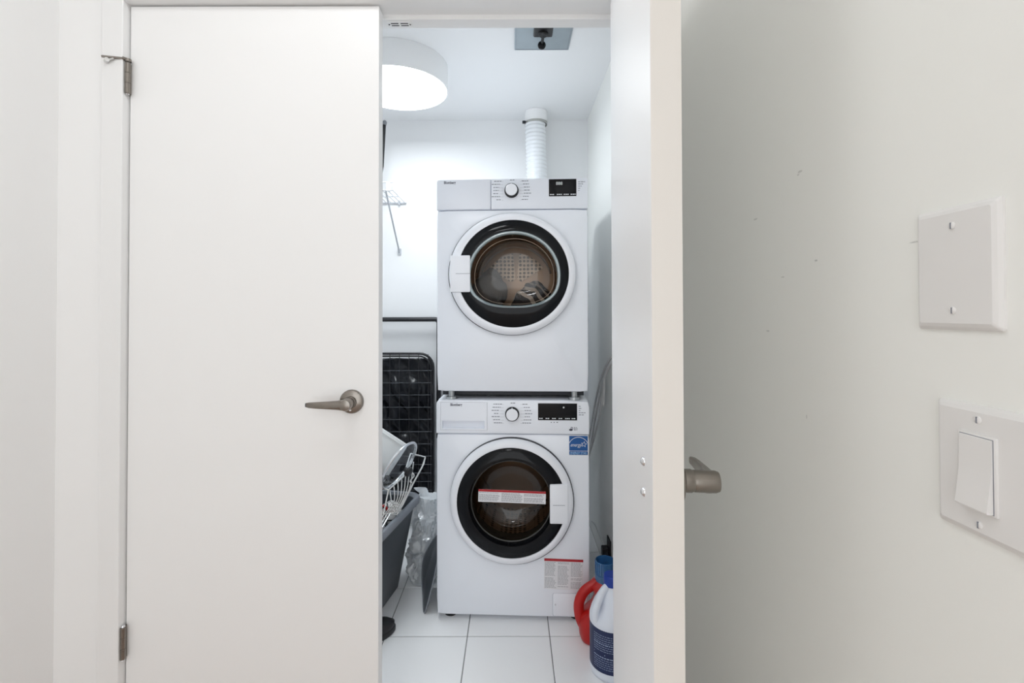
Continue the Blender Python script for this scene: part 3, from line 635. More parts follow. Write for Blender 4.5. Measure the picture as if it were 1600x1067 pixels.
# washer door
bm = nb(); lathe_y(bm, [(0.2435, 0.0005), (0.2435, -0.0135), (0.20, -0.0140)], CX, CZ - 0.002, 96, 0.992, 1.008); obj('door_gasket', bm, M_gasket, ws, 40)
bm = nb()
prof = [(0.2380, -0.012), (0.2405, -0.014), (0.2405, -0.020), (0.2360, -0.030), (0.2260, -0.0375), (0.2150, -0.0395), (0.2110, -0.0385)]
lathe_y(bm, prof + [(0.2105, -0.034)], CX - 0.001, CZ - 0.001, 96, 0.995, 1.005); dd = obj('door', bm, M_wring, ws, 40)
bm = nb(); lathe_y(bm, [(0.2125, -0.0345), (0.2100, -0.0370), (0.1720, -0.0425), (0.1640, -0.0425), (0.1600, -0.030), (0.158, -0.020)], CX - 0.002, CZ, 72); obj('glass_surround', bm, M_black, dd, 60)
bm = nb(); lathe_y(bm, [(0.1610, -0.028), (0.1500, 0.005), (0.138, 0.040), (0.118, 0.062), (0.07, 0.072), (0.002, 0.074)], CX - 0.002, CZ, 72, cap1=True); obj('window', bm, M_smoke2, dd, 180)
bm = nb(); lathe_y(bm, [(0.1575, -0.018), (0.1560, -0.022), (0.1530, -0.018)], CX - 0.002, CZ, 72); obj('bowl_ring', bm, pm('grey_ring', (0.06, 0.06, 0.058), 0.3, 0.2, var=0.05), dd, 180)
bm = nb(); rounded_plate(bm, 0.1445, 0.2140, 0.4000, 0.5490, -0.0475, -0.028, 0.004, 0.003); lt = obj('door_handle', bm, M_wring, dd, 40)
bm = nb(); box(bm, 0.1560, 0.2020, -0.0482, -0.0470, 0.4705, 0.4718); obj('handle_seam', bm, M_print, lt)
drum(ws, CX, CZ, 0.245, 0.095, 0.46, M_drumdots, M_steel)
bm = nb(); lathe_y(bm, [(0.197, 0.055), (0.175, 0.050), (0.165, 0.070), (0.195, 0.090)], CX, CZ, 64); obj('door_boot', bm, pm('grey_boot', (0.10, 0.10, 0.10), 0.5, var=0.1), ws, 60)
# warning sticker taped over the window
def sticker(parent, name, x0, x1, z0, z1, y, tilt, cols, rows, hdr, seed):
    r = random.Random(seed); cx, cz = (x0 + x1) / 2, (z0 + z1) / 2; W, H = x1 - x0, z1 - z0
    bm = nb(); box(bm, -W / 2, W / 2, -0.0006, 0, -H / 2, H / 2); s = obj(name, bm, M_sticker, parent, loc=(cx, y, cz)); s.rotation_euler = (0, tilt, 0)
    bm = nb(); rect(bm, -W / 2, W / 2, H / 2 - hdr, H / 2, -0.0009); obj('red_header', bm, M_red, s)
    bm = nb(); cw = W / cols
    for c in range(cols):
        for k in range(rows):
            if r.random() < 0.10: continue
            z = H / 2 - hdr - 0.004 - (H - hdr - 0.006) * k / rows
            words(bm, -W / 2 + c * cw + 0.003, -W / 2 + (c + 1) * cw - r.uniform(0.003, 0.012), z, 0.0016, -0.0009, r, 0.004, 0.012, 0.0015)
    obj('small_print', bm, pm('sticker_print', (0.30, 0.30, 0.32), 0.6, var=0.05), s)
    return s
sticker(dd, 'warning_sticker', -0.129, 0.129, 0.4765, 0.5240, -0.0435, math.radians(1.4), 3, 9, 0.0085, 21)
sticker(ws, 'warning_sticker', 0.1225, 0.2735, 0.1270, 0.2455, -0.0002, math.radians(1.0), 3, 22, 0.0100, 22)
bm = nb(); rounded_plate(bm, 0.157, 0.290, 0.026, 0.111, -0.0015, 0.001, 0.006, 0.0015); fl = obj('filter_flap', bm, M_white, ws, 35)
bm = nb(); loft(bm, [[(p[0] * k + 0.2235, y, p[1] * k + 0.0685) for p in rrect(0.1345, 0.0865, 0.0065, 4)] for k, y in ((1.0, -0.0003), (1.010, -0.0004))]); obj('flap_joint', bm, M_print, fl)
bm = nb(); lathe_y(bm, [(0.0035, -0.0014), (0.0028, -0.0028)], 0.166, 0.0685, 14, cap1=True); obj('flap_screw', bm, pm('flap_dot', (0.60, 0.61, 0.65), 0.4, var=0.02), fl)
for sx in (-1, 1):
    for y in (0.045, 0.54):
        bm = nb(); lathe_z(bm, [(0.024, 0.0), (0.024, 0.006), (0.012, 0.008), (0.012, 0.018)], sx * 0.25, y, 20, cap0=True, cap1=True); obj('foot', bm, M_rubber, ws, 40)

# clothes inside the dryer
def garment(label, mat, c, size, seed):
    bm = nb(); bmesh.ops.create_icosphere(bm, subdivisions=4, radius=1.0)
    for v in bm.verts: v.co = Vector((v.co.x * size[0], v.co.y * size[1], v.co.z * size[2]))
    crumple(bm, 0.042, 9, seed)
    o = obj('garment', bm, mat, None, 180, c); tag(o, label, 'clothing', 'laundry inside the dryer'); return o
garment('charcoal garment lying at the left inside the dryer drum', M_greycloth, (-0.105, 2.11, 1.275), (0.085, 0.085, 0.095), 1.3)
garment('dark garment with white stripes at the right inside the dryer', M_stripe, (0.100, 2.115, 1.262), (0.085, 0.085, 0.085), 4.1)

# ------------------------------------------------------------------ wire shelf on the back wall
t = thing('wire_shelf', 'white wire shelf on the back wall with one diagonal brace', 'shelf', (0, 0, 0))
zs = 1.834; xe = -0.610
def rod(name, a, b, r, mat, parent): bm = nb(); cyl(bm, a, b, r, 8); return obj(name, bm, mat, parent, 60)
rod('front_rod', (XL, 2.478, zs + 0.040), (xe, 2.478, zs + 0.040), 0.0030, M_wire, t)
rod('front_rod', (XL, 2.478, zs), (xe, 2.478, zs), 0.0030, M_wire, t)
rod('middle_rod', (XL, 2.600, zs - 0.004), (xe, 2.600, zs - 0.004), 0.0026, M_wire, t)
rod('back_rod', (XL, 2.765, zs - 0.002), (xe + 0.006, 2.765, zs - 0.002), 0.0042, M_wire, t)
bm = nb(); tube(bm, [(0, 2.770, zs + 0.002), (0, 2.482, zs + 0.002), (0, 2.4775, zs + 0.007), (0, 2.4765, zs + 0.042)], 0.0017, 6); w0 = obj('wire', bm, M_wire, t, 60, (xe - 0.006, 0, 0))
for i in range(1, 23): share(w0, 'wire', t, (xe - 0.006 - 0.0262 * i, 0, 0))
bm = nb(); tube(bm, [(-0.650, 2.484, zs - 0.002), (-0.646, 2.752, 1.568), (-0.646, 2.768, 1.556)], 0.0050, 10); br = obj('brace', bm, M_wire, t, 60)
bm = nb(); box(bm, -0.656, -0.636, 2.766, 2.7745, 1.535, 1.572, 0.002, 1); obj('brace_foot', bm, M_wire, br)
bm = nb(); lathe_y(bm, [(0.0035, 2.766), (0.002, 2.764)], -0.646, 1.546, 10, cap1=True); obj('screw', bm, M_print, br)
bm = nb(); box(bm, xe - 0.038, xe - 0.014, 2.474, 2.484, zs - 0.006, zs + 0.044, 0.002, 1); obj('end_clip', bm, M_wire, t)
bm = nb(); box(bm, -0.652, -0.640, 2.756, 2.7745, zs - 0.014, zs + 0.012, 0.002, 1); obj('wall_clip', bm, M_wire, t)
# black rod standing on it, only its end shows beside the door
t = thing('umbrella', 'folded black stick with a grey end cap standing on the wire shelf', 'umbrella', (-0.722, 2.60, zs + 0.004))
bm = nb(); tube(bm, [(0, 0, 0.0), (0.012, 0, 0.16), (0.026, 0, 0.33), (0.034, 0, 0.385)], [0.004, 0.019, 0.014, 0.009], 14); obj('folded_canopy', bm, M_blackm, t, 60)
bm = nb(); tube(bm, [(0.0335, 0, 0.380), (0.0360, 0, 0.396), (0.0370, 0, 0.404)], [0.011, 0.012, 0.006], 14); obj('end_cap', bm, pm('grey_cap', (0.25, 0.26, 0.28), 0.4, var=0.05), t, 60)

# ------------------------------------------------------------------ folding cart with black liner
t = thing('shopping_cart', 'black folding wire cart with a black vinyl liner against the back wall', 'cart', (-0.62, 2.66, 0))
def U(bm, x0, x1, zt, zb, r, rad, y):
    pts = [(x0, y, zb), (x0, y, zt - rad)]
    pts += [(x0 + rad - rad * math.cos(a), y, zt - rad + rad * math.sin(a)) for a in [PI / 2 * k / 6 for k in range(1, 7)]]
    pts += [(x1 - rad + rad * math.sin(a), y, zt - rad + rad * math.cos(a)) for a in [PI / 2 * k / 6 for k in range(0, 7)]]
    pts += [(x1, y, zb)]
    return tube(bm, pts, r, 10)
bm = nb(); U(bm, -0.205, 0.187, 0.978, 0.10, 0.0068, 0.075, 0.0); fr = obj('front_frame', bm, M_bwire, t, 60)
bm = nb(); U(bm, -0.205, 0.176, 0.965, 0.10, 0.0045, 0.070, -0.008); obj('inner_frame', bm, M_bwire, t, 60)
bm = nb(); U(bm, -0.24, 0.207, 1.165, 0.50, 0.0130, 0.022, 0.062); obj('push_handle', bm, M_bwire, t, 60)
bm = nb(); cyl(bm, (-0.205, 0, 0), (0.182, 0, 0), 0.0020, 6); hw = None
for i in range(13):
    z = 0.886 - 0.0665 * i if i < 8 else 0.886 - 0.0665 * 7 - 0.046 * (i - 7)
    if hw is None: hw = obj('cross_wire', bm, pm('cart_wire', (0.10, 0.105, 0.115), 0.25, 0.7, var=0.1), t, 60, (0, -0.012, z))
    else: share(hw, 'cross_wire', t, (0, -0.012, z))
bm = nb(); cyl(bm, (0, 0, 0.12), (0, 0, 0.975), 0.0020, 6); vw = obj('upright_wire', bm, M_bwire, t, 60, (-0.155, -0.008, 0))
for i in range(1, 7): share(vw, 'upright_wire', t, (-0.155 + 0.0525 * i, -0.008, 0))
# liner: a slumped vinyl bag behind the wires
bm = nb(); NX, NZ = 44, 80; loops = []
for j in range(NZ + 1):
    z = 0.12 + (0.948 - 0.12) * j / NZ; lp = []
    for i in range(NX + 1):
        x = -0.20 + 0.375 * i / NX
        if j > NZ - 4 and i > NX - 3: x -= 0.004 * (j - NZ + 4)
        y = 0.030 + 0.040 * noise.noise(Vector((x * 9 + z * 3, z * 6, 2.2))) + 0.055 * (0.3 - abs(noise.noise(Vector((x * 11 + z * 6, z * 7 - x * 5, 7.1)))))
        lp.append((x, y, z))
    loops.append(lp)
loft(bm, loops, close=False)
bmesh.ops.solidify(bm, geom=bm.faces[:], thickness=-0.006)
obj('liner', bm, M_vinyl, t, 180)

# ------------------------------------------------------------------ grey storage bin and its lid
A = math.radians(-10)
t = thing('storage_bin', 'dark grey plastic storage bin full of kitchenware on the floor', 'storage bin', (-0.658, 2.024, 0), A)
bw, bl, bh = 0.40, 0.48, 0.378
def binloop(ins, z, ext=0.0, n=8): return [(p[0], p[1], z) for p in rrect(bw - 2 * ins + 2 * ext, bl - 2 * ins + 2 * ext, 0.055 if ext == 0 else 0.06, n)]
bm = nb(); loft(bm, [binloop(0.070, 0.0), binloop(0.064, 0.006), binloop(0.010, bh - 0.028), binloop(0.010, bh - 0.014), binloop(0.0135, bh - 0.014), binloop(0.016, bh - 0.030), binloop(0.070, 0.010)], cap0=True, cap1=True); obj('tub', bm, M_bin, t, 40)
bm = nb(); loft(bm, [binloop(0.010, bh - 0.030), binloop(-0.006, bh - 0.030), binloop(-0.008, bh - 0.006), binloop(-0.004, bh), binloop(0.008, bh), binloop(0.012, bh - 0.012)]); obj('rim', bm, pm('bin_rim_plastic', (0.26, 0.28, 0.31), 0.35, bump=0.05, bscale=120), t, 40)
# grey plastic lid leaning on the washer's side
t = thing('plastic_sheet', 'dark grey bowed plastic sheet leaning against the side of the washing machine', 'plastic sheet', (-0.354, 1.951, 0))
out = smooth_path([(0.0, 0.0, 0.002), (-0.020, 0.075, 0.030), (-0.036, 0.140, 0.085), (-0.032, 0.175, 0.140), (0.004, 0.185, 0.205), (0.036, 0.165, 0.238), (0.047, 0.080, 0.220), (0.043, 0.020, 0.165), (0.024, 0.004, 0.080)], 6, closed=True)
cen = Vector((0.012, 0.095, 0.125)); bow = Vector((-0.86, -0.40, 0.30)) * 0.016; bm = nb(); rings = []
for k in (1.0, 0.85, 0.65, 0.4, 0.15): rings.append([tuple(cen + (p - cen) * k + bow * (1 - k * k)) for p in out])
loft(bm, rings, cap1=True); bmesh.ops.recalc_face_normals(bm, faces=bm.faces); bmesh.ops.solidify(bm, geom=bm.faces[:], thickness=0.004)
obj('sheet', bm, M_bin, t, 60)
bm = nb(); tube(bm, out, 0.0028, 8, closed=True); obj('highlight_bead', bm, pm('bin_rim_plastic', (0.26, 0.28, 0.31), 0.35, bump=0.05, bscale=120), t, 60)  # paler bead colours in the bright highlight along the sheet's edge

# ------------------------------------------------------------------ kitchenware in the bin
t = thing('tray', 'white rectangular board poking up at an angle from the bin', 'board', (-0.694, 2.16, 0.4435))
t.rotation_euler = (math.radians(-6), math.radians(33), 0)
bm = nb(); loft(bm, [[(p[0], y, p[1] + 0.07) for p in rrect(0.20 - q, 0.38 - q, 0.012, 4)] for q, y in ((0.004, 0.007), (0, 0.005), (0, -0.005), (0.004, -0.007))], cap0=True, cap1=True); obj('board', bm, M_board, t, 40)
bm = nb(); loft(bm, [[(p[0], y, p[1] + 0.07) for p in rrect(0.178 - q, 0.358 - q, 0.010, 4)] for q, y in ((0, -0.0065), (0.0, -0.010), (0.008, -0.010), (0.010, -0.0065))]); obj('raised_border', bm, M_board, t, 40)
# glass pot lid, standing on edge
c = Vector((-0.466, 2.00, 0.575)); nrm = Vector((0.84, -0.30, -0.45)).normalized(); q = Vector((0, 0, 1)).rotation_difference(nrm)
t = thing('pot_lid', 'round glass pot lid with steel rim and black knob standing in the bin', 'pot lid', c); t.rotation_mode = 'QUATERNION'; t.rotation_quaternion = q
bm = nb(); lathe_z(bm, [(0.102, 0.0), (0.085, 0.014), (0.06, 0.024), (0.03, 0.029), (0.004, 0.030)], n=48, cap1=True); obj('glass', bm, M_lidg, t, 180)
bm = nb(); tube(bm, [(0.104 * math.cos(2 * PI * k / 48), 0.104 * math.sin(2 * PI * k / 48), 0) for k in range(48)], 0.0062, 8, closed=True); obj('steel_rim', bm, M_chrome, t, 180)
bm = nb(); lathe_z(bm, [(0.010, 0.029), (0.010, 0.038), (0.019, 0.042), (0.021, 0.052), (0.015, 0.060), (0.002, 0.062)], n=24, cap0=True, cap1=True); obj('knob', bm, M_rubber, t, 40)
# chrome wire rack
t = thing('dish_rack', 'chrome wire dish rack sticking out of the grey bin', 'dish rack')
def wire(pts, r=0.0023, name='wire'):
    bm = nb(); tube(bm, pts, r * 1.3, 6); return obj(name, bm, pm('rack_wire', (0.80, 0.80, 0.78), 0.2, 0.55, var=0.05), t, 60)
wire([(-0.440, 2.10, 0.594), (-0.382, 2.13, 0.570), (-0.384, 2.10, 0.548), (-0.413, 2.06, 0.495), (-0.452, 2.00, 0.412), (-0.470, 1.97, 0.385)], 0.0027, 'frame_wire')
wire([(-0.382, 2.13, 0.570), (-0.394, 2.12, 0.530), (-0.420, 2.10, 0.482), (-0.462, 2.05, 0.405), (-0.478, 2.02, 0.38)], 0.0027, 'frame_wire')
wire([(-0.580, 1.98, 0.500), (-0.503, 1.97, 0.485), (-0.455, 2.02, 0.520), (-0.440, 2.10, 0.594)], 0.0027, 'frame_wire')
wire([(-0.580, 1.94, 0.430), (-0.512, 1.93, 0.405), (-0.470, 1.97, 0.385)], 0.0027, 'frame_wire')
wire([(-0.503, 1.97, 0.485), (-0.512, 1.93, 0.405)], 0.0025, 'frame_wire')
for i in range(7):
    f = i / 6; a = Vector((-0.500 + 0.075 * f, 1.975 + 0.11 * f, 0.488 + 0.075 * f)); b = Vector((-0.508 + 0.042 * f, 1.935 + 0.04 * f, 0.402 - 0.012 * f))
    mid = (a + b) / 2 + Vector((0.018, -0.012, -0.004)); wire([tuple(p) for p in smooth_path([a, mid, b], 4)], 0.0017)
hk = [(-0.436, 2.03, 0.520), (-0.428, 2.03, 0.532), (-0.416, 2.03, 0.531), (-0.412, 2.03, 0.520), (-0.422, 2.03, 0.508), (-0.428, 2.03, 0.498), (-0.420, 2.03, 0.493)]
wire([tuple(p) for p in smooth_path(hk, 4)], 0.0024, 'hook')
for i in range(3): wire([(-0.512 + 0.012 * i, 1.93 + 0.012 * i, 0.402), (-0.540 + 0.012 * i, 1.86, 0.352)], 0.0022)
# saucepan with black loop handle
t = thing('saucepan', 'black saucepan with a steel-trimmed handle lying in the bin', 'saucepan', (-0.655, 2.06, 0.500)); t.rotation_euler = (math.radians(18), math.radians(14), 0)
bm = nb(); lathe_z(bm, [(0.080, -0.055), (0.092, -0.045), (0.095, 0.02), (0.098, 0.022), (0.092, 0.020), (0.088, -0.045)], n=40, cap0=True, cap1=True); obj('pot', bm, M_black, t, 40)
bm = nb(); tube(bm, smooth_path([(0.085, -0.015, 0.010), (0.118, -0.02, 0.022), (0.128, 0.0, 0.024), (0.118, 0.025, 0.022), (0.085, 0.02, 0.010)], 5), 0.0095, 10); obj('handle', bm, M_rubber, t, 60)
bm = nb(); lathe_z(bm, [(0.0975, 0.018), (0.1000, 0.021), (0.0975, 0.025), (0.0945, 0.021)], n=40); obj('steel_trim', bm, M_chrome, t, 60)
# cloths and mug
def cloth(label, mat, c, size, seed, amp=0.02):
    bm = nb(); bmesh.ops.create_icosphere(bm, subdivisions=4, radius=1.0)
    for v in bm.verts: v.co = Vector((v.co.x * size[0], v.co.y * size[1], v.co.z * size[2]))
    crumple(bm, amp, 16, seed); o = obj('dish_towel', bm, mat, None, 180, c); return tag(o, label, 'towel')
cloth('white towel printed with black lines crumpled in the bin', M_clothline, (-0.530, 2.105, 0.335), (0.055, 0.075, 0.042), 2.2, 0.010)
cloth('pale grey rag at the near corner of the bin', M_rag, (-0.545, 1.945, 0.330), (0.038, 0.045, 0.036), 5.7, 0.008)
cloth('black cloth filling the bottom of the bin', M_greycloth, (-0.66, 2.04, 0.20), (0.12, 0.16, 0.11), 8.1, 0.012)
t = thing('mug', 'red mug lying among the towels in the bin', 'mug', (-0.588, 2.030, 0.366)); t.rotation_euler = (math.radians(25), math.radians(-12), 0)
bm = nb(); lathe_z(bm, [(0.034, -0.045), (0.038, -0.040), (0.040, 0.045), (0.037, 0.045), (0.035, -0.036)], n=32, cap0=True, cap1=True); obj('cup', bm, M_redmug, t, 40)
bm = nb(); tube(bm, smooth_path([(0.038, 0, 0.028), (0.062, 0, 0.024), (0.066, 0, -0.004), (0.058, 0, -0.026), (0.038, 0, -0.028)], 5), 0.0052, 8); obj('handle', bm, M_redmug, t, 60)

# ------------------------------------------------------------------ white plastic bag
t = thing('plastic_bag', 'crumpled translucent white plastic bag standing between bin and washer', 'bag', (-0.408, 2.222, 0))
bm = nb(); loops = []
for j in range(57):
    f = j / 56; z = 0.004 + 0.362 * f
    rx = 0.076 * min(1, 0.78 + f * 1.6) * (1 - 0.42 * max(0, f - 0.35) ** 1.2) * (1 if f < 0.93 else 1 - 2.2 * (f - 0.93)); ry = 0.085 * (1 - 0.45 * f); ox = 0.036 * f
    loops.append([(ox + rx * math.cos(2 * PI * k / 88), ry * math.sin(2 * PI * k / 88), z) for k in range(88)])
loft(bm, loops, cap0=True, cap1=True)
for v in bm.verts:
    q = v.co + noise.noise_vector(v.co * 14) * 0.05
    r1 = abs(noise.noise(Vector((q.x * 26, q.y * 26, q.z * 15)))); r2 = abs(noise.noise(Vector((q.x * 60 + 3, q.y * 60, q.z * 42))))
    a = min(1, v.co.z / 0.03); rad = Vector((v.co.x - 0.036 * v.co.z / 0.366, v.co.y, 0)); rad = rad.normalized() if rad.length > 1e-5 else Vector()
    v.co += (rad * ((r1 - 0.25) * 0.040 + (r2 - 0.2) * 0.017) + Vector((0, 0, (r1 - 0.2) * 0.012))) * a
    v.co.z = max(v.co.z, 0.002)
obj('film', bm, M_bag, t, 30)
bm = nb(); bmesh.ops.create_icosphere(bm, subdivisions=3, radius=1.0)
for v in bm.verts: v.co = Vector((v.co.x * 0.048, v.co.y * 0.060, v.co.z * 0.125 + 0.15))
crumple(bm, 0.012, 20, 3.0)
for v in bm.verts: v.co.z = max(v.co.z, 0.006)
obj('contents', bm, pm('bag_contents', (0.74, 0.76, 0.78), 0.7, bump=0.2, bscale=60, var=0.15, vscale=18), t, 180)
bm = nb(); loft(bm, [[(0.020 + 0.030 * k * math.cos(a) + dx, 0.012 * math.sin(a), z) for a in [2 * PI * i / 16 for i in range(16)]] for k, dx, z in ((1.0, 0, 0.350), (0.6, -0.012, 0.375), (0.9, -0.026, 0.392), (1.0, -0.034, 0.402))]); crumple(bm, 0.004, 40, 1.0); obj('tied_ear', bm, M_bag, t, 180)

# ------------------------------------------------------------------ black shoe
t = thing('shoe', 'black shoe on the floor beside the closed door edge', 'shoe', (-0.556, 1.780, 0), math.radians(38))
def shoeloop(k, z, shift=0.0):
    pts = []
    for i in range(40):
        a = 2 * PI * i / 40; x = 0.135 * math.cos(a); y = 0.048 * math.sin(a) * (1 + 0.12 * math.cos(a)) * (1 - 0.16 * math.exp(-((x + 0.01) / 0.05) ** 2))
        pts.append((x * k + shift, y * k * (1.0 if k > 0.85 else 0.98), z))
    return pts
bm = nb(); loft(bm, [shoeloop(0.97, 0), shoeloop(1.0, 0.004), shoeloop(1.0, 0.016), shoeloop(0.98, 0.020)], cap0=True, cap1=True); obj('sole', bm, M_rubber, t, 40)
bm = nb(); loops = []
for k, z, tz in ((0.96, 0.019, 0), (0.97, 0.034, 0), (0.92, 0.050, 0.2), (0.80, 0.062, 0.5), (0.66, 0.074, 0.9), (0.58, 0.088, 1.0), (0.54, 0.090, 1.0), (0.50, 0.070, 1.0)):
    lp = shoeloop(k, z, -0.050 * tz); loops.append([(p[0], p[1], p[2] - 0.020 * tz * max(0, (p[0] + 0.05) / 0.12)) for p in lp])
loft(bm, loops, cap0=True, cap1=True); obj('upper', bm, pm('shoe_leather', (0.013, 0.013, 0.015), 0.38, bump=0.2, bscale=70), t, 60)
for i in range(4):
    bm = nb(); x = 0.012 - 0.018 * i; tube(bm, [(x, -0.026, 0.062 + 0.005 * i), (x + 0.003, 0, 0.072 + 0.005 * i), (x, 0.026, 0.062 + 0.005 * i)], 0.0026, 8); obj('lace', bm, M_blackm, t, 60)

# ------------------------------------------------------------------ detergent jugs
def jug_loop(cx, cy, hw, hd, z, n=40, e=2.6):
    out = []
    for i in range(n):
        a = 2 * PI * i / n; c, s = math.cos(a), math.sin(a)
        out.append((cx + hw * math.copysign(abs(c) ** (2 / e), c), cy + hd * math.copysign(abs(s) ** (2 / e), s), z))
    return out
t = thing('detergent_jug', 'red detergent jug with translucent blue cap in front of the washer', 'jug', (0.330, 1.800, 0))
bm = nb(); sec = [(0.0, 0.070, 0.046, 0), (0.0, 0.078, 0.052, 0.004), (0.0, 0.084, 0.056, 0.020), (0.0, 0.088, 0.058, 0.060), (0.004, 0.084, 0.058, 0.095), (0.022, 0.064, 0.056, 0.125), (0.028, 0.056, 0.054, 0.150), (0.026, 0.058, 0.052, 0.180), (0.016, 0.060, 0.046, 0.200), (0.014, 0.045, 0.040, 0.212), (0.013, 0.034, 0.034, 0.218), (0.013, 0.033, 0.033, 0.226)]
loft(bm, [jug_loop(s[0], 0, s[1], s[2], s[3]) for s in sec], cap0=True, cap1=True); obj('body', bm, M_redjug, t, 60)
bm = nb(); tube(bm, smooth_path([(0.006, -0.004, 0.205), (-0.030, -0.006, 0.200), (-0.066, -0.006, 0.176), (-0.085, -0.004, 0.135), (-0.084, -0.002, 0.090), (-0.072, 0, 0.055), (-0.055, 0, 0.030)], 6), 0.0135, 14, ry=0.019); obj('handle', bm, M_redjug, t, 60)
bm = nb(); lathe_z(bm, [(0.0385, 0.214), (0.0385, 0.240), (0.0365, 0.2415), (0.0355, 0.288), (0.0345, 0.288), (0.0340, 0.246)], 0.013, 0, 40, cap1=True); cpj = obj('cap', bm, M_capg, t, 40)
bm = nb()
for i in range(26):
    a = 2 * PI * i / 26; box(bm, -0.0014, 0.0014, -0.0010, 0.0010, 0.242, 0.284, mat=Matrix.Translation((0.013, 0, 0)) @ Matrix.Rotation(a, 4, 'Z') @ Matrix.Translation((0.0364, 0, 0)))
obj('cap_ribs', bm, M_capg, cpj)
bm = nb(); lathe_z(bm, [(0.030, 0.222), (0.030, 0.236), (0.024, 0.239)], 0.013, 0, 32, cap0=True, cap1=True); obj('spout', bm, M_bcap, t, 40)

t = thing('bleach_jug', 'white jug with blue cap and navy label beside the open door', 'jug', (0.336, 1.648, 0))
bm = nb(); sec = [(0.066, 0.0), (0.073, 0.004), (0.0755, 0.014), (0.0755, 0.020), (0.0745, 0.024), (0.0745, 0.165), (0.0760, 0.170), (0.0755, 0.185), (0.070, 0.205), (0.060, 0.228), (0.047, 0.250), (0.034, 0.268), (0.026, 0.280), (0.024, 0.292)]
loops = []
for r_, z in sec:
    lp = []
    for i in range(64):
        a = 2 * PI * i / 64; d = 0.0
        if 0.18 < z < 0.275:       # grip hollow pressed into the shoulder behind the handle
            da = abs((a - math.radians(215) + PI) % (2 * PI) - PI); d = 0.55 * math.exp(-(da / 0.42) ** 2) * math.exp(-((z - 0.225) / 0.028) ** 2)
        rr = r_ * (1 - d * 0.5); lp.append((rr * math.cos(a), rr * math.sin(a), z))
    loops.append(lp)
loft(bm, loops, cap0=True, cap1=True); obj('body', bm, M_bleach, t, 60)
a = math.radians(208); ux, uy = math.cos(a), math.sin(a)
bm = nb(); tube(bm, smooth_path([(ux * .020, uy * .020, .281), (ux * .040, uy * .040, .268), (ux * .058, uy * .058, .240), (ux * .070, uy * .070, .210), (ux * .066, uy * .066, .182)], 6), 0.0125, 14); obj('handle', bm, M_bleach, t, 60)
bm = nb(); lathe_z(bm, [(0.0275, 0.284), (0.0280, 0.286), (0.0270, 0.314), (0.0255, 0.317)], n=40, cap0=True, cap1=True); cpj = obj('cap', bm, M_bcap, t, 40)
bm = nb(); loops = []
for z in (0.030, 0.160):
    loops.append([(0.0752 * math.cos(math.radians(q)), 0.0752 * math.sin(math.radians(q)), z + (0.012 * math.sin(math.radians((q - 150) * 1.0)) if z > 0.1 else 0)) for q in range(150, 391, 6)])
loft(bm, loops, close=False); lab = obj('label', bm, M_navy, t, 60)
rl_ = random.Random(31); bm = nb()
def patch(a0, a1, z, h):
    p = [[(0.0755 * math.cos(math.radians(q)), 0.0755 * math.sin(math.radians(q)), zz) for q in (a0, (a0 + a1) / 2, a1)] for zz in (z, z + h)]
    loft(bm, p, close=False)
for k in range(16):
    z = 0.044 + k * 0.0070; q = 208
    if k in (6, 7): continue
    while q < 262:
        L = rl_.uniform(3, 8); patch(q, q + L, z, 0.0016 if k not in (5, 11) else 0.003); q += L + 1.6
patch(208, 272, 0.0880, 0.0030)
obj('label_print', bm, pm('label_print', (0.32, 0.40, 0.58), 0.5, var=0.05), lab)

# ------------------------------------------------------------------ hoses, cord and plug by the right wall
def hose(label, pts, r):
    bm = nb(); tube(bm, smooth_path(pts, 6), r, 10); return tag(obj('hose', bm, M_hose, None, 180), label, 'hose', 'grey hoses hanging by the right wall')
hose('grey hose arching highest between washer and open door', [(0.428, 1.88, 1.055), (0.424, 2.00, 1.034), (0.420, 2.19, 0.951), (0.418, 2.36, 0.822), (0.415, 2.49, 0.669), (0.412, 2.62, 0.500), (0.40, 2.68, 0.36)], 0.0055)
hose('grey hose hugging the underside of the highest one', [(0.428, 1.88, 1.034), (0.424, 2.00, 1.012), (0.420, 2.17, 0.930), (0.417, 2.31, 0.800), (0.414, 2.43, 0.660), (0.411, 2.56, 0.480), (0.40, 2.66, 0.33)], 0.0055)
hose('grey hose with a bent top hanging below the arched pair', [(0.412, 2.19, 0.78), (0.418, 2.20, 0.86), (0.420, 2.215, 0.900), (0.418, 2.26, 0.80), (0.416, 2.30, 0.72), (0.413, 2.40, 0.61), (0.41, 2.52, 0.50), (0.40, 2.62, 0.38)], 0.0050)
bm = nb(); tube(bm, smooth_path([(0.424, 2.60, 0.085), (0.423, 2.50, 0.112), (0.422, 2.36, 0.120), (0.421, 2.216, 0.128)], 5), 0.0028, 8); o = obj('electric_cable', bm, M_hose, None, 180); tag(o, 'thin pale cable running down behind the blue-capped red jug', 'cable')
t = thing('power_plug', 'black plug on the right wall just above the jugs', 'plug', (0.4375, 2.19, 0.13))
bm = nb(); box(bm, -0.006, 0.0, -0.035, 0.035, -0.055, 0.055, 0.002, 1); obj('outlet_plate', bm, M_blackm, t)
bm = nb(); box(bm, -0.036, -0.006, -0.020, 0.020, -0.026, 0.018, 0.005, 2); obj('plug_body', bm, M_rubber, t)

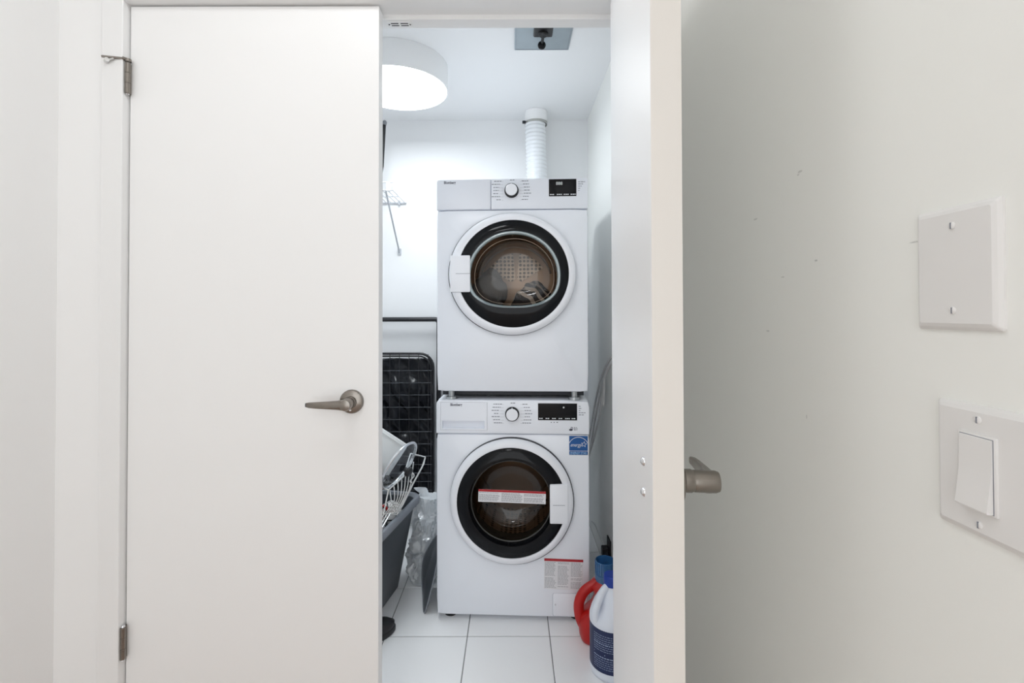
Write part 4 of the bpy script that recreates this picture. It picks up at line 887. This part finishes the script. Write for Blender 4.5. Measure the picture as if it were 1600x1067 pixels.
# ------------------------------------------------------------------ switch plates on the right wall (face -x)
def wall_plate(bm, hy, hz, th, bev):
    """bevelled plate lying on the wall plane x=0, front towards -x"""
    def lp(k, x, r): return [(x, p[0], p[1]) for p in rrect(2 * (hy - k), 2 * (hz - k), r, 4)]
    loft(bm, [lp(0, 0, 0.003), lp(0, -0.0022, 0.003), lp(bev * 0.45, -th * 0.72, 0.0028), lp(bev, -th, 0.0025)], cap0=True, cap1=True)
def wall_screw(parent, y, z, th):
    bm = nb(); lp = lambda r, x: [(x, y + r * math.cos(2 * PI * k / 18), z + r * math.sin(2 * PI * k / 18)) for k in range(18)]
    loft(bm, [lp(0.0036, -th + 0.0004), lp(0.0036, -th - 0.0006), lp(0.0022, -th - 0.0016)], cap1=True); s = obj('screw', bm, M_plate, parent, 40)
    bm = nb(); box(bm, -th - 0.0019, -th - 0.0009, y - 0.0006, y + 0.0006, z - 0.0030, z + 0.0030); obj('screw_slot', bm, M_print, s)
t = thing('blank_plate', 'white blank wall plate with two screws', 'wall plate', (XR, 0.4722, 1.2487))
bm = nb(); wall_plate(bm, 0.0450, 0.0605, 0.0065, 0.0065); obj('plate', bm, M_plate, t)
for z in (-0.0415, 0.0415): wall_screw(t, 0.0, z, 0.0065)
t = thing('light_switch', 'white wall plate with a paddle light switch below the blank plate', 'light switch', (XR, 0.4270, 1.0575))
bm = nb(); wall_plate(bm, 0.0675, 0.0610, 0.0065, 0.0060); pl = obj('plate', bm, M_plate, t)
for gy in (0.0215,):
    for z in (-0.0483, 0.0483): wall_screw(t, gy, z, 0.0065)
    bm = nb(); box(bm, -0.0086, -0.0050, gy - 0.0186, gy + 0.0186, -0.0356, 0.0356, 0.0012, 2); bz = obj('switch_frame', bm, M_plate, t, 30)
    bm = nb(); box(bm, -0.0088, -0.0083, gy - 0.0162, gy + 0.0162, -0.0336, 0.0336); obj('frame_gap', bm, M_print, bz)
    bm = nb(); loops = []
    for z, x in ((0.0330, -0.0096), (0.0322, -0.0101), (0.004, -0.0103), (0.0, -0.0107), (-0.0316, -0.0150), (-0.0330, -0.0145)):
        loops.append([(-0.0070, gy - 0.0155, z), (x, gy - 0.0155, z), (x, gy + 0.0155, z), (-0.0070, gy + 0.0155, z)])
    loft(bm, loops, cap0=True, cap1=True); obj('paddle', bm, M_plate, bz, 12)

# fine print too small to pick apart
for o in bpy.data.objects:
    if o.name.split('.')[0] in ('stamped_print', 'programme_print', 'guide_lines', 'status_print', 'button_print', 'emblem_print', 'small_print', 'label_print', 'cap_ribs', 'border_line', 'arc_and_star', 'blue_field', 'motor_emblem'):
        o['kind'] = 'stuff'
